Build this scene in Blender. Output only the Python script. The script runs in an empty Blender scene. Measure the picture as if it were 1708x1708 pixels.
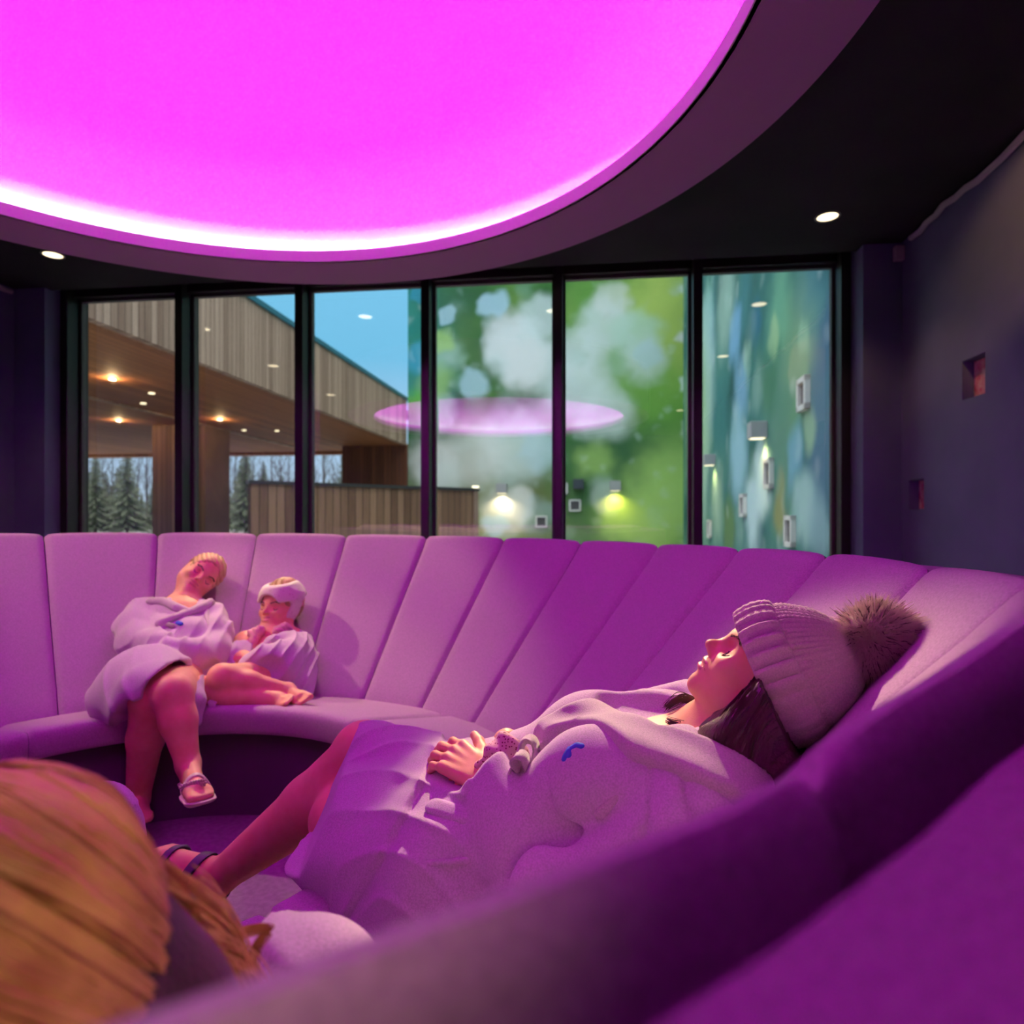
import bpy, bmesh, math, random
import numpy as np
from mathutils import Vector, Matrix
random.seed(7); rng = np.random.default_rng(7)
SC = bpy.context.scene; COL = SC.collection
R = math.radians; PI = math.pi

# ------------------------------------------------------------------ camera, world, exposure
E = 1.02                      # eye height
F = 1065.0; H0 = 866.5        # focal length and horizon in the 1708 frame
cd = bpy.data.cameras.new('camera'); cam = bpy.data.objects.new('camera', cd); COL.objects.link(cam)
cam.location = (0, 0, E); cam.rotation_euler = (PI/2, 0, 0)
cd.sensor_width = 36; cd.lens = 36*F/1708; cd.shift_y = (H0-854)/1708
cd.clip_start = .01; cd.clip_end = 400
cd.dof.use_dof = True; cd.dof.focus_distance = 1.1; cd.dof.aperture_fstop = 4.0
SC.camera = cam
SC.view_settings.view_transform = 'Standard'; SC.view_settings.look = 'None'
SC.view_settings.exposure = 0.0; SC.view_settings.gamma = 1.0; SC.view_settings.use_curve_mapping = False
try:
    SC.cycles.max_bounces = 8; SC.cycles.transparent_max_bounces = 16
    SC.cycles.sample_clamp_indirect = 4.0
except Exception: pass

wd = bpy.data.worlds.new('dusk_sky'); SC.world = wd; wd.use_nodes = True
nt = wd.node_tree; nt.nodes.clear()
wo = nt.nodes.new('ShaderNodeOutputWorld'); bg = nt.nodes.new('ShaderNodeBackground')
tc = nt.nodes.new('ShaderNodeTexCoord'); sp = nt.nodes.new('ShaderNodeSeparateXYZ'); rp = nt.nodes.new('ShaderNodeValToRGB')
nt.links.new(tc.outputs['Generated'], sp.inputs[0]); nt.links.new(sp.outputs['Z'], rp.inputs[0])
cr = rp.color_ramp; cr.elements[0].position = 0.0; cr.elements[0].color = (.50,.58,.72,1)
cr.elements[1].position = .14; cr.elements[1].color = (.42,.62,.86,1)
for p_, c_ in ((.24,(.20,.56,.84,1)), (.42,(.24,.62,.92,1)), (.55,(1.5,1.55,1.6,1)), (1.0,(3.3,3.1,3.0,1))):
    e_ = cr.elements.new(p_); e_.color = c_
nt.links.new(rp.outputs[0], bg.inputs[0]); bg.inputs[1].default_value = 1.5
nt.links.new(bg.outputs[0], wo.inputs[0])

# ------------------------------------------------------------------ frames of reference
NX, NY = .1229, .9924         # horizontal normal of the window wall; (NY,-NX) runs along it to the right
def W(t, n, z): return Vector((t*NY + n*NX, -t*NX + n*NY, z))
CX, CY = -.93, 1.48           # centre of the round sofa and of the ceiling ring
def S(az, r, z): a = R(az); return Vector((CX+r*math.sin(a), CY+r*math.cos(a), z))
def at(px, py, Y): return Vector(((px-854)/F*Y, Y, E-(py-H0)/F*Y))      # the point seen at a pixel, Y metres away

# ------------------------------------------------------------------ materials
def principled(name, col, rough=.6, metal=0, emit=None, es=0, spec=.5):
    m = bpy.data.materials.new(name); m.use_nodes = True; b = m.node_tree.nodes['Principled BSDF']
    b.inputs['Base Color'].default_value = (*col, 1); b.inputs['Roughness'].default_value = rough
    b.inputs['Metallic'].default_value = metal; b.inputs['Specular IOR Level'].default_value = spec
    if emit: b.inputs['Emission Color'].default_value = (*emit, 1); b.inputs['Emission Strength'].default_value = es
    return m
def add_noise(m, c1, c2, scale=8, detail=4, stretch=(1,1,1), bump=0, bscale=None, coord='Object', ramp=(.35,.65)):
    n = m.node_tree; b = n.nodes['Principled BSDF']
    tc = n.nodes.new('ShaderNodeTexCoord'); mp = n.nodes.new('ShaderNodeMapping'); mp.inputs['Scale'].default_value = stretch
    no = n.nodes.new('ShaderNodeTexNoise'); no.inputs['Scale'].default_value = scale; no.inputs['Detail'].default_value = detail
    rp = n.nodes.new('ShaderNodeValToRGB'); rp.color_ramp.elements[0].position = ramp[0]; rp.color_ramp.elements[1].position = ramp[1]
    rp.color_ramp.elements[0].color = (*c1, 1); rp.color_ramp.elements[1].color = (*c2, 1)
    n.links.new(tc.outputs[coord], mp.inputs[0]); n.links.new(mp.outputs[0], no.inputs[0]); n.links.new(no.outputs[0], rp.inputs[0])
    n.links.new(rp.outputs[0], b.inputs['Base Color'])
    if bump:
        n2 = n.nodes.new('ShaderNodeTexNoise'); n2.inputs['Scale'].default_value = bscale or scale*4; n2.inputs['Detail'].default_value = 3
        n.links.new(mp.outputs[0], n2.inputs[0])
        bu = n.nodes.new('ShaderNodeBump'); bu.inputs['Strength'].default_value = bump; bu.inputs['Distance'].default_value = .002
        n.links.new(n2.outputs[0], bu.inputs['Height']); n.links.new(bu.outputs[0], b.inputs['Normal'])
    return m
def fabric(name, col, var=.12, scale=420, bump=.5, sheen=.25, rough=.95):
    m = principled(name, col, rough, spec=.15)
    lo = tuple(c*(1-var) for c in col); hi = tuple(min(1, c*(1+var)) for c in col)
    add_noise(m, lo, hi, scale, 2, bump=bump, bscale=scale*1.3)
    b = m.node_tree.nodes['Principled BSDF']; b.inputs['Sheen Weight'].default_value = sheen; b.inputs['Sheen Roughness'].default_value = .5
    return m

M = {}
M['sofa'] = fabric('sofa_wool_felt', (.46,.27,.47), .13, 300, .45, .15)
M['dark_wall'] = add_noise(principled('charcoal_plaster', (.045,.045,.06), .75, spec=.3), (.14,.155,.27), (.165,.18,.31), 3, 3, bump=.25, bscale=160)
M['black_ceiling'] = add_noise(principled('black_ceiling_paint', (.02,.018,.022), .85, spec=.2), (.022,.02,.024), (.03,.027,.032), 2, 2, bump=.15, bscale=220)
M['soffit'] = principled('soffit_paint', (.34,.25,.34), .8, spec=.2)
M['dome'] = principled('white_cove_paint', (.88,.88,.88), .9, spec=.1)
M['frame'] = principled('dark_window_metal', (.022,.02,.022), .4, .3)
M['frame_lip'] = principled('grey_window_gasket', (.06,.055,.055), .5)
M['plinth'] = principled('dark_plinth', (.05,.04,.055), .8)
M['carpet'] = add_noise(principled('carpet', (.2,.15,.2), .95, spec=.1), (.17,.13,.17), (.22,.17,.22), 60, 4, bump=.6, bscale=400)
M['led'] = principled('led_strip', (.9,.9,.9), .5, emit=(1,.0,1), es=330)
M['added_white_glow'] = principled('added_white_strip', (.9,.9,.9), .5, emit=(1,.8,1), es=60)  # added emitter, whitens the cove edge beside the magenta strip
M['white_metal'] = principled('white_metal', (.75,.75,.75), .5)
M['warm_lamp'] = principled('warm_lamp_lens', (.9,.9,.9), .4, emit=(1,.80,.5), es=2.6)
M['lamp_trim'] = principled('lamp_trim', (.25,.22,.2), .4)
M['pink_print'] = add_noise(principled('pink_print', (.6,.2,.35), .6), (.75,.10,.22), (.95,.60,.62), 30, 3)
M['paving'] = add_noise(principled('paving', (.35,.33,.3), .9), (.28,.27,.25), (.4,.38,.36), 3, 4)
M['trim_strip'] = principled('pale_trim_strip', (.5,.42,.5), .7)
M['teal_metal'] = principled('teal_cap_metal', (.012,.16,.24), .5, .2)
M['grey_cap'] = principled('grey_cap_metal', (.06,.055,.055), .5, .3)
M['lamp_grey'] = principled('grey_lamp_housing', (.42,.42,.44), .5)
M['dark_lamp'] = principled('dark_lamp_housing', (.05,.06,.08), .5)
M['slat_dark'] = principled('dark_louvre', (.10,.09,.10), .7)

def wood(name, dark, light, board=.1, axis=0, groove=.35, grain=1.0):
    """boards of width `board` side by side along object axis `axis` (0,1,2), grain along the next one"""
    m = principled(name, light, .7, spec=.25); n = m.node_tree; L = n.links.new; b = n.nodes['Principled BSDF']
    tc = n.nodes.new('ShaderNodeTexCoord'); sp = n.nodes.new('ShaderNodeSeparateXYZ'); L(tc.outputs['Object'], sp.inputs[0])
    dv = n.nodes.new('ShaderNodeMath'); dv.operation = 'DIVIDE'; L(sp.outputs[axis], dv.inputs[0]); dv.inputs[1].default_value = board
    fl = n.nodes.new('ShaderNodeMath'); fl.operation = 'FLOOR'; L(dv.outputs[0], fl.inputs[0])
    fr = n.nodes.new('ShaderNodeMath'); fr.operation = 'FRACT'; L(dv.outputs[0], fr.inputs[0])
    wn = n.nodes.new('ShaderNodeTexWhiteNoise'); wn.noise_dimensions = '1D'; L(fl.outputs[0], wn.inputs['W'])
    mp = n.nodes.new('ShaderNodeMapping'); sc = [1.2,1.2,1.2]; sc[axis] = 40
    mp.inputs['Scale'].default_value = sc; L(tc.outputs['Object'], mp.inputs[0])
    no = n.nodes.new('ShaderNodeTexNoise'); no.inputs['Scale'].default_value = 1.5; no.inputs['Detail'].default_value = 5; L(mp.outputs[0], no.inputs[0])
    ad = n.nodes.new('ShaderNodeMath'); ad.operation = 'MULTIPLY_ADD'; L(no.outputs[0], ad.inputs[0]); ad.inputs[1].default_value = .9*grain; 
    w2 = n.nodes.new('ShaderNodeMath'); w2.operation = 'MULTIPLY'; L(wn.outputs[0], w2.inputs[0]); w2.inputs[1].default_value = .65; L(w2.outputs[0], ad.inputs[2])
    sb = n.nodes.new('ShaderNodeMath'); sb.operation = 'SUBTRACT'; L(ad.outputs[0], sb.inputs[0]); sb.inputs[1].default_value = .3
    rp = n.nodes.new('ShaderNodeValToRGB'); L(sb.outputs[0], rp.inputs[0])
    rp.color_ramp.elements[0].color = (*dark,1); rp.color_ramp.elements[1].color = (*light,1)
    gt = n.nodes.new('ShaderNodeMath'); gt.operation = 'GREATER_THAN'; L(fr.outputs[0], gt.inputs[0]); gt.inputs[1].default_value = .1
    mx = n.nodes.new('ShaderNodeMix'); mx.data_type = 'RGBA'; L(gt.outputs[0], mx.inputs[0])
    mx.inputs[6].default_value = (*[c*groove for c in dark],1); L(rp.outputs[0], mx.inputs[7]); L(mx.outputs[2], b.inputs['Base Color'])
    return m
M['facade'] = wood('weathered_facade_boards', (.25,.15,.11), (.64,.45,.35), .11, 1)
M['facade_x'] = wood('weathered_fence_boards', (.15,.075,.045), (.42,.24,.15), .12, 0)
M['facade_dark'] = wood('red_brown_wall_boards', (.10,.035,.018), (.22,.08,.04), .12, 0)
M['soffit_wood'] = wood('canopy_ceiling_boards', (.25,.09,.035), (.5,.2,.08), .14, 0, .6)

def glass_mat():
    m = bpy.data.materials.new('window_glass'); m.use_nodes = True; n = m.node_tree; n.nodes.clear(); L = n.links.new
    o = n.nodes.new('ShaderNodeOutputMaterial'); mx = n.nodes.new('ShaderNodeMixShader'); tr = n.nodes.new('ShaderNodeBsdfTransparent')
    gl = n.nodes.new('ShaderNodeBsdfGlossy'); gl.inputs['Roughness'].default_value = .006; gl.inputs['Color'].default_value = (1,1,1,1)
    tr.inputs['Color'].default_value = (.93,.97,.97,1)
    fz = n.nodes.new('ShaderNodeLayerWeight'); fz.inputs[0].default_value = .12
    ma = n.nodes.new('ShaderNodeMath'); ma.operation = 'ADD'; L(fz.outputs[0], ma.inputs[0]); ma.inputs[1].default_value = .19
    L(ma.outputs[0], mx.inputs[0]); L(tr.outputs[0], mx.inputs[1]); L(gl.outputs[0], mx.inputs[2]); L(mx.outputs[0], o.inputs[0])
    return m
M['glass'] = glass_mat()

# ------------------------------------------------------------------ mesh helpers
def obj(name, verts, faces, mat=None, parent=None, smooth=False, mats=None, fm=None):
    me = bpy.data.meshes.new(name); me.from_pydata([tuple(v) for v in verts], [], [tuple(int(i) for i in f) for f in faces]); me.update()
    if mat: me.materials.append(mat)
    if mats:
        for q in mats: me.materials.append(q)
    if fm is not None: me.polygons.foreach_set('material_index', np.asarray(fm, dtype=np.int32))
    if smooth: me.polygons.foreach_set('use_smooth', [True]*len(me.polygons))
    o = bpy.data.objects.new(name, me); COL.objects.link(o)
    if parent: o.parent = parent
    return o
def tag(o, label, cat, group=None, kind=None):
    if label: o['label'] = label
    if cat: o['category'] = cat
    if group: o['group'] = group
    if kind: o['kind'] = kind
    return o
def empty(name, loc=(0,0,0), label=None, cat=None, group=None, rz=0):
    o = bpy.data.objects.new(name, None); COL.objects.link(o); o.location = loc; o.rotation_euler = (0,0,rz); o.empty_display_size = .1
    return tag(o, label, cat, group)
class MB:
    def __init__(s): s.v = []; s.f = []
    def add(s, v, f):
        k = len(s.v); s.v += [tuple(q) for q in v]; s.f += [tuple(i+k for i in q) for q in f]; return s
    def box(s, lo, hi, fn=None):
        x0,y0,z0 = lo; x1,y1,z1 = hi
        v = [(x0,y0,z0),(x1,y0,z0),(x1,y1,z0),(x0,y1,z0),(x0,y0,z1),(x1,y0,z1),(x1,y1,z1),(x0,y1,z1)]
        if fn: v = [fn(*q) for q in v]
        return s.add(v, [(0,3,2,1),(4,5,6,7),(0,1,5,4),(1,2,6,5),(2,3,7,6),(3,0,4,7)])
    def tube(s, pts, rad, n=10, cap=True):
        pts = [Vector(p) for p in pts]; m = len(pts)
        if not hasattr(rad, '__len__'): rad = [rad]*m
        vs = []; up = None
        for i, p in enumerate(pts):
            d = (pts[min(i+1,m-1)]-pts[max(i-1,0)]).normalized()
            if up is None: up = d.orthogonal().normalized()
            up = (up - d*up.dot(d)).normalized(); sd = d.cross(up)
            for k in range(n):
                a = 2*PI*k/n; vs.append(p+(up*math.cos(a)+sd*math.sin(a))*rad[i])
        fs = [(i*n+k, i*n+(k+1)%n, (i+1)*n+(k+1)%n, (i+1)*n+k) for i in range(m-1) for k in range(n)]
        if cap: fs += [tuple(range(n))[::-1], tuple((m-1)*n+k for k in range(n))]
        return s.add(vs, fs)
    def lathe(s, prof, n=48, c=(0,0,0), closed=False, a0=0, a1=360):
        full = abs(a1-a0) >= 360; cnt = n if full else n+1; vs = []
        for i in range(cnt):
            a = R(a0+(a1-a0)*i/n)
            for (r, z) in prof: vs.append((c[0]+r*math.sin(a), c[1]+r*math.cos(a), c[2]+z))
        m = len(prof); fs = []
        for i in range(n):
            j = (i+1)%cnt
            for k in range(m if closed else m-1): fs.append((i*m+k, i*m+(k+1)%m, j*m+(k+1)%m, j*m+k))
        return s.add(vs, fs)
    def build(s, name, mat=None, parent=None, smooth=False):
        o = obj(name, s.v, s.f, mat, parent, smooth); return o
def struct(o): o['kind'] = 'structure'; return o
def bevel(o, w=.004, seg=2):
    b = o.modifiers.new('b', 'BEVEL'); b.width = w; b.segments = seg; b.limit_method = 'ANGLE'; return o
def wbox(t0, t1, n0, n1, z0, z1): return MB().box((t0,n0,z0), (t1,n1,z1), W)
def frame_obj(t, n, z=0):
    """an empty-free local frame whose axes follow the room (x along the window, y away from the room)"""
    return Matrix.Translation(W(t,n,z)) @ Matrix.Rotation(-math.atan2(NX,NY), 4, 'Z')
def room_obj(name, mb, mat, parent=None, base=(0,0,0), smooth=False):
    """mesh written in room axes (t,n,z); the object's own axes are the room's, so board patterns follow the walls"""
    o = obj(name, mb.v, mb.f, mat, parent, smooth)
    if parent is None: o.matrix_world = Matrix.Rotation(-math.atan2(NX,NY), 4, 'Z')
    return o
def rbox(*a): return MB().box((a[0],a[2],a[4]), (a[1],a[3],a[5]))
ROT = -math.atan2(NX, NY)

# ------------------------------------------------------------------ room shell
GN = 4.52; TL, TR = -3.955, 1.64; CZ = E+1.705
WL, WR, BK = -4.24, 1.90, -4.2
struct(room_obj('floor', rbox(WL-.1, WR+.1, BK-.1, GN+.3, -.12, 0), M['carpet']))
# ceiling as four slabs round the opening of the ring, black
mb = MB()
seg = 72; ro = 1.70
for i in range(seg):
    a0, a1 = 360*i/seg, 360*(i+1)/seg
    def out(az):
        a = R(az); dx, dy = math.sin(a), math.cos(a); best = 50
        # room-axis ray from the centre to the rectangle
        ct, cn = CX*NY-CY*NX, CX*NX+CY*NY; dt, dn = dx*NY-dy*NX, dx*NX+dy*NY
        for lim, o_, d_ in ((WL,ct,dt),(WR,ct,dt),(BK,cn,dn),(GN-.22,cn,dn)):
            if abs(d_) > 1e-6:
                k = (lim-o_)/d_
                if k > 0: best = min(best, k)
        return best
    p = [(S(a0,ro,CZ)), (S(a1,ro,CZ)), S(a1,max(ro,out(a1)),CZ), S(a0,max(ro,out(a0)),CZ)]
    q = [v+Vector((0,0,.06)) for v in p]
    mb.add(p+q, [(0,1,2,3),(7,6,5,4),(0,4,5,1),(1,5,6,2),(2,6,7,3),(3,7,4,0)])
# corners that the fan cuts off
for (t, n) in ((WL,BK),(WR,BK),(WL,GN-.22),(WR,GN-.22)):
    c = W(t,n,CZ); a = math.degrees(math.atan2(c.x-CX, c.y-CY)); k = math.floor(a/(360/seg))*360/seg
    ct, cn = CX*NY-CY*NX, CX*NX+CY*NY
    def edge(az):
        a = R(az); dx, dy = math.sin(a), math.cos(a); dt, dn = dx*NY-dy*NX, dx*NX+dy*NY; best = 50
        for lim, o_, d_ in ((WL,ct,dt),(WR,ct,dt),(BK,cn,dn),(GN-.22,cn,dn)):
            if abs(d_) > 1e-6 and (lim-o_)/d_ > 0: best = min(best, (lim-o_)/d_)
        return S(az,best,CZ)
    mb.add([edge(k), edge(k+360/seg), c], [(0,1,2)])
struct(mb.build('ceiling', M['black_ceiling']))

def wall_with_holes(name, fixed, u0, u1, z0, z1, holes, depth, mat, side):
    """wall at t=fixed running along n from u0 to u1; holes (a,b,c,d); recesses go outwards by depth"""
    us = sorted({u0,u1,*[h[0] for h in holes],*[h[1] for h in holes]}); zs = sorted({z0,z1,*[h[2] for h in holes],*[h[3] for h in holes]})
    mb = MB()
    for i in range(len(us)-1):
        for j in range(len(zs)-1):
            cu, cz = (us[i]+us[i+1])/2, (zs[j]+zs[j+1])/2
            hole = any(h[0]<cu<h[1] and h[2]<cz<h[3] for h in holes)
            a, b = (fixed+side*depth, fixed+side*(depth+.1)) if hole else (fixed, fixed+side*(depth+.1))
            mb.box((min(a,b),us[i],zs[j]), (max(a,b),us[i+1],zs[j+1]))
    return struct(room_obj(name, mb, mat))
NI = [(3.361,3.555,E+.614,E+.815), (3.936,4.11,E+.06,E+.235)]
wall_with_holes('wall_right', WR, BK, GN-.32, 0, CZ+.02, NI, .07, M['dark_wall'], 1)
for i, (a,b,c,d) in enumerate(NI):
    o = room_obj('niche_print', rbox(WR+.055, WR+.068, a+.004, b-.004, c+.004, d-.004), M['pink_print'])
    tag(o, ['pink print at the back of the higher, nearer square wall niche','pink print at the back of the lower wall niche beside the window corner'][i], 'print')
struct(room_obj('wall_left', rbox(WL-.12, WL, BK, GN+.1, 0, CZ+.02), M['dark_wall']))
struct(room_obj('wall_back', rbox(WL, WR, BK-.12, BK, 0, CZ+.02), M['dark_wall']))
struct(room_obj('wall_window_side_right', rbox(TR+.035, WR+.12, GN-.32, GN+.1, 0, CZ+.15), M['dark_wall']))
struct(room_obj('wall_window_side_left', rbox(WL, TL-.035, GN-.28, GN+.1, 0, CZ+.15), M['dark_wall']))
struct(room_obj('wall_window_head', rbox(WL, WR, GN-.22, GN+.12, CZ+.17, CZ+.24).add(*(lambda m: (m.v, m.f))(rbox(WL, WR, GN-.24, GN-.22, CZ+.001, CZ+.24))), M['frame']))
# curtain wall
k = 0
ts = [TL + i*(TR-TL)/6 for i in range(7)]
for i, t in enumerate(ts):
    k += 1
    o = struct(bevel(room_obj('trim_%d' % k, rbox(t-.03, t+.03, GN-.15, GN+.06, .0, CZ+.16), M['frame']), .003, 1))
k += 1; struct(bevel(room_obj('trim_%d' % k, rbox(TL-.03, TR+.03, GN-.08, GN+.05, E+1.70, CZ+.16), M['frame']), .003, 1))
k += 1; struct(bevel(room_obj('trim_%d' % k, rbox(TL-.03, TR+.03, GN-.12, GN+.05, 0, .14), M['frame']), .003, 1))
for i in range(6):
    a, b = ts[i]+.03, ts[i+1]-.03; z0, z1 = .14, E+1.70; g = MB()
    for (t0,t1,q0,q1) in ((a,a+.018,z0,z1),(b-.018,b,z0,z1),(a,b,z1-.02,z1),(a,b,z0,z0+.02)):
        g.box((t0,GN-.03,q0),(t1,GN+.01,q1))
    w = struct(room_obj('window_%d' % (i+1), g, M['frame_lip']))
    p = room_obj('window_pane', rbox(a+.01, b-.01, GN-.006, GN+.0, z0+.01, z1-.01), M['glass'], parent=w)
# pale loose strip where the ceiling meets the side walls
for (tw, sgn, n0, n1, nm) in ((WR,-1,0.3,4.05,'trim_10'),(WL,1,3.2,4.2,'trim_11')):
    g = MB(); pts = []
    nseg = 40
    for i in range(nseg+1):
        n = n0+(n1-n0)*i/nseg; wv = .006*math.sin(n*9)+.004*math.sin(n*31+1)
        pts.append((tw+sgn*(.02+wv), n, CZ-.032+wv))
    g.tube(pts, .018, 6); struct(room_obj(nm, g, M['trim_strip']))
g = rbox(-.028,.028,-.02,.02,-.045,.045); o = bevel(obj('corner_sensor', g.v, g.f, M['trim_strip']), .006, 2)
o.matrix_world = Matrix.Translation(W(WR-.028, GN-.345, CZ-.075)) @ Matrix.Rotation(ROT,4,'Z')
tag(o, 'small pale sensor box high in the corner right of the window', 'sensor')

# ------------------------------------------------------------------ ceiling ring
RH = E+1.20; R1, R2 = 1.494, 1.781
ring = empty('ceiling_light_ring', (CX,CY,RH), 'huge round ceiling light with white glowing cove and hanging purple soffit ring', 'ceiling light')
def lring(name, prof, mat, closed=True, smooth=True, n=180):
    o = MB().lathe(prof, n, closed=closed).build(name, mat, ring, smooth); 
    if smooth:
        e_ = o.modifiers.new('e','EDGE_SPLIT'); e_.split_angle = R(35)
    return o
lring('soffit_ring', [(R1,0),(R2,0),(R2,.5),(R2-.02,.5),(R2-.02,.02),(R1+.012,.02)], M['soffit'])
lring('inner_lip', [(R1-.004,.0),(R1+.012,.0),(R1+.012,.05),(R1-.004,.05)], M['dome'])
DH = .34
lring('cove_dome', [(.01,DH),(1.40,DH)]+[(1.40+.36*math.sin(q*PI/24), DH-.26+.26*math.cos(q*PI/24)) for q in range(1,13)]+[(1.76,.03),(1.77,.03),(1.77,DH+.02),(.01,DH+.02)], M['dome'])
def led_profile():
    # a flat tape tilted towards the middle of the dome
    c, h_ = R1+.085, .030; return [(c-.012,h_),(c+.012,h_+.016),(c+.014,h_+.013),(c-.010,h_-.003)]
lring('led_strip', led_profile(), M['led'], n=180)

lring('added_strip_shield', [(1.698,.022),(1.702,.022),(1.702,.125),(1.698,.125)], M['dome'])  # added unseen shield, keeps the white strip's light off the dome middle
lring('added_white_strip', [(1.704,.065),(1.707,.065),(1.707,.095),(1.704,.095)], M['added_white_glow'])  # added glowing ring that makes the white band along the cove wall
# ------------------------------------------------------------------ downlights
def downlight(name, p, label, power=18, cone=70, aim=None, r=.055):
    e = empty(name, p, label, 'downlight', 'recessed warm downlights in the black ceiling')
    MB().lathe([(r,0),(r+.012,0),(r+.012,-.004),(r,-.004)], 32, closed=True).build('trim_ring', M['lamp_trim'], e)
    MB().lathe([(0.0005,-.002),(r,-.002),(r,.0),(0.0005,.0)], 32, closed=True).build('lens', M['warm_lamp'], e)
    ld = bpy.data.lights.new('downlight_beam','SPOT'); ld.energy = power; ld.color = (1,.85,.42) if aim and aim[0] < 1 else (1,.55,.22); ld.spot_size = R(cone); ld.spot_blend = .6; ld.shadow_soft_size = .035
    l = bpy.data.objects.new('downlight_beam', ld); COL.objects.link(l); l.parent = e; l.location = (0,0,-.02)
    if aim: l.rotation_euler = (Vector(aim)-Vector(p)).to_track_quat('-Z','Y').to_euler()
    return e
DL = [((1.774,3.59),'downlight in the black ceiling near the right end of the window',12,95,None),
      ((-2.954,4.108),'downlight in the black ceiling near the left end of the window',12,85,None),
      ((-1.39,4.07),'downlight hidden behind the ring, above the sofa back near the sleeping pair',240,38,(-.86,2.98,.9)),
      ((.166,3.83),'downlight hidden behind the ring, above the middle of the far sofa back',950,17,(.22,1.02,.74)),
      ((1.62,1.97),'downlight above the right wall, just outside the top of the view',45,42,(2.30,2.72,2.36)),
      ((-3.18,2.75),'downlight at the left of the room beyond the ring',200,28,(-1.35,2.55,.62)),
      ((-3.42,1.11),'downlight at the left of the room level with the sofa centre',8,90,None),
      ((1.22,-1.33),'downlight behind the near side of the sofa',170,6.5,(-.25,.33,.85))]
for (x,y),lab,pw,cn,am in DL: downlight('downlight', (x,y,CZ-.001), lab, pw, cn, am)

# ------------------------------------------------------------------ round sofa
sofa = empty('round_sofa', (CX,CY,0), 'round sunken lounge sofa in grey felt with reclined channelled backrest', 'sofa')
def interp(tab, a):
    xs = [q[0] for q in tab]; return np.interp(a, xs, [q[1] for q in tab])
CREST_H = [(-180,.08),(-60,.06),(-45.7,.059),(-24.7,.063),(-10,.068),(4.5,.0745),(18.7,.078),(33.3,.0816),(47.6,.086),(62.6,.087),(77.7,.083),(93,.077),(104,.078),(118,.066),(132,.072),(138,.084),(142,.093),(145,.091),(150,.089),(180,.08)]
CREST_R = [(-180,1.64),(85,1.64),(104,1.67),(118,1.68),(130,1.65),(138,1.622),(160,1.62),(180,1.64)]
def wrap(a): return (a+180)%360-180
def back_profile(az):
    a = wrap(az); h = interp(CREST_H,a); rc = interp(CREST_R,a)
    P = [(1.060,.285),(1.078,.322)]
    r1, z1 = rc-.055, E-h-.058
    for i in range(1,13): k = i/12; P.append((1.078+(r1-1.078)*k, .322+(z1-.322)*k))
    P += [(rc-.040,E-h-.040),(rc-.028,E-h-.026),(rc-.016,E-h-.012),(rc-.006,E-h-.003),(rc+.003,E-h),(rc+.012,E-h-.006),(rc+.018,E-h-.018),(rc+.022,E-h-.06),(rc+.022,E-h-.16),(rc-.03,E-h-.2)]
    return P
seams = [4.2+14.4*i for i in range(-1,9)]
seams = seams[1:]                     # 4.2 ... 119.4
ns = 15; rest = [140.0 + (364.2-140.0)*i/ns for i in range(ns)]
seams = seams + rest
DENTS = [(.47,.93,.79,.012,.12),(.38,.95,.68,.016,.14),(.22,1.0,.52,.03,.2)]   # cushions pressed in by the woman lying there
def panel(a0, a1, group_i):
    NT = 18; vs = []; ts_ = [.5-.5*math.cos(PI*i/NT) for i in range(NT+1)]
    for i, t in enumerate(ts_):
        az = a0+(a1-a0)*t; P = back_profile(az); half = (a1-a0)/2*PI/180*1.4; d = min(t,1-t)*2*half   # metres to the seam
        nr = 1 if abs(wrap(az)-145) > 25 else .35
        g = .011*math.exp(-(d/.008)**2)+.0035*nr*math.exp(-(d/.035)**2) - .003*math.sin(PI*t)
        m = len(P)
        for k_, (r, z) in enumerate(P):
            p0 = P[max(k_-1,0)]; p1 = P[min(k_+1,m-1)]; tx, tz = p1[0]-p0[0], p1[1]-p0[1]; l = math.hypot(tx,tz); nx, nz = -tz/l, tx/l
            gg = g
            if k_ < m-10:
                q_ = S(az, r, z)
                for (dx_,dy_,dz_,am,wd) in DENTS: gg += am*math.exp(-((q_.x-dx_)**2+(q_.y-dy_)**2+(q_.z-dz_)**2)/wd**2)
            vs.append(S(az, r-nx*gg, z-nz*gg) - Vector((CX,CY,0)))
    m = len(P); fs = []
    for i in range(NT):
        for k_ in range(m-1): fs.append((i*m+k_, i*m+k_+1, (i+1)*m+k_+1, (i+1)*m+k_))
        fs.append((i*m+m-1, i*m, (i+1)*m, (i+1)*m+m-1))
    fs.append(tuple(range(m))[::-1]); fs.append(tuple(NT*m+k_ for k_ in range(m)))
    o = obj('back_cushion', vs, fs, M['sofa'], sofa, True)
    e_ = o.modifiers.new('e','EDGE_SPLIT'); e_.split_angle = R(50); return o
for i in range(len(seams)):
    a0 = seams[i]; a1 = seams[i+1] if i+1 < len(seams) else 364.2
    panel(a0+.06, a1-.06, i)
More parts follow.
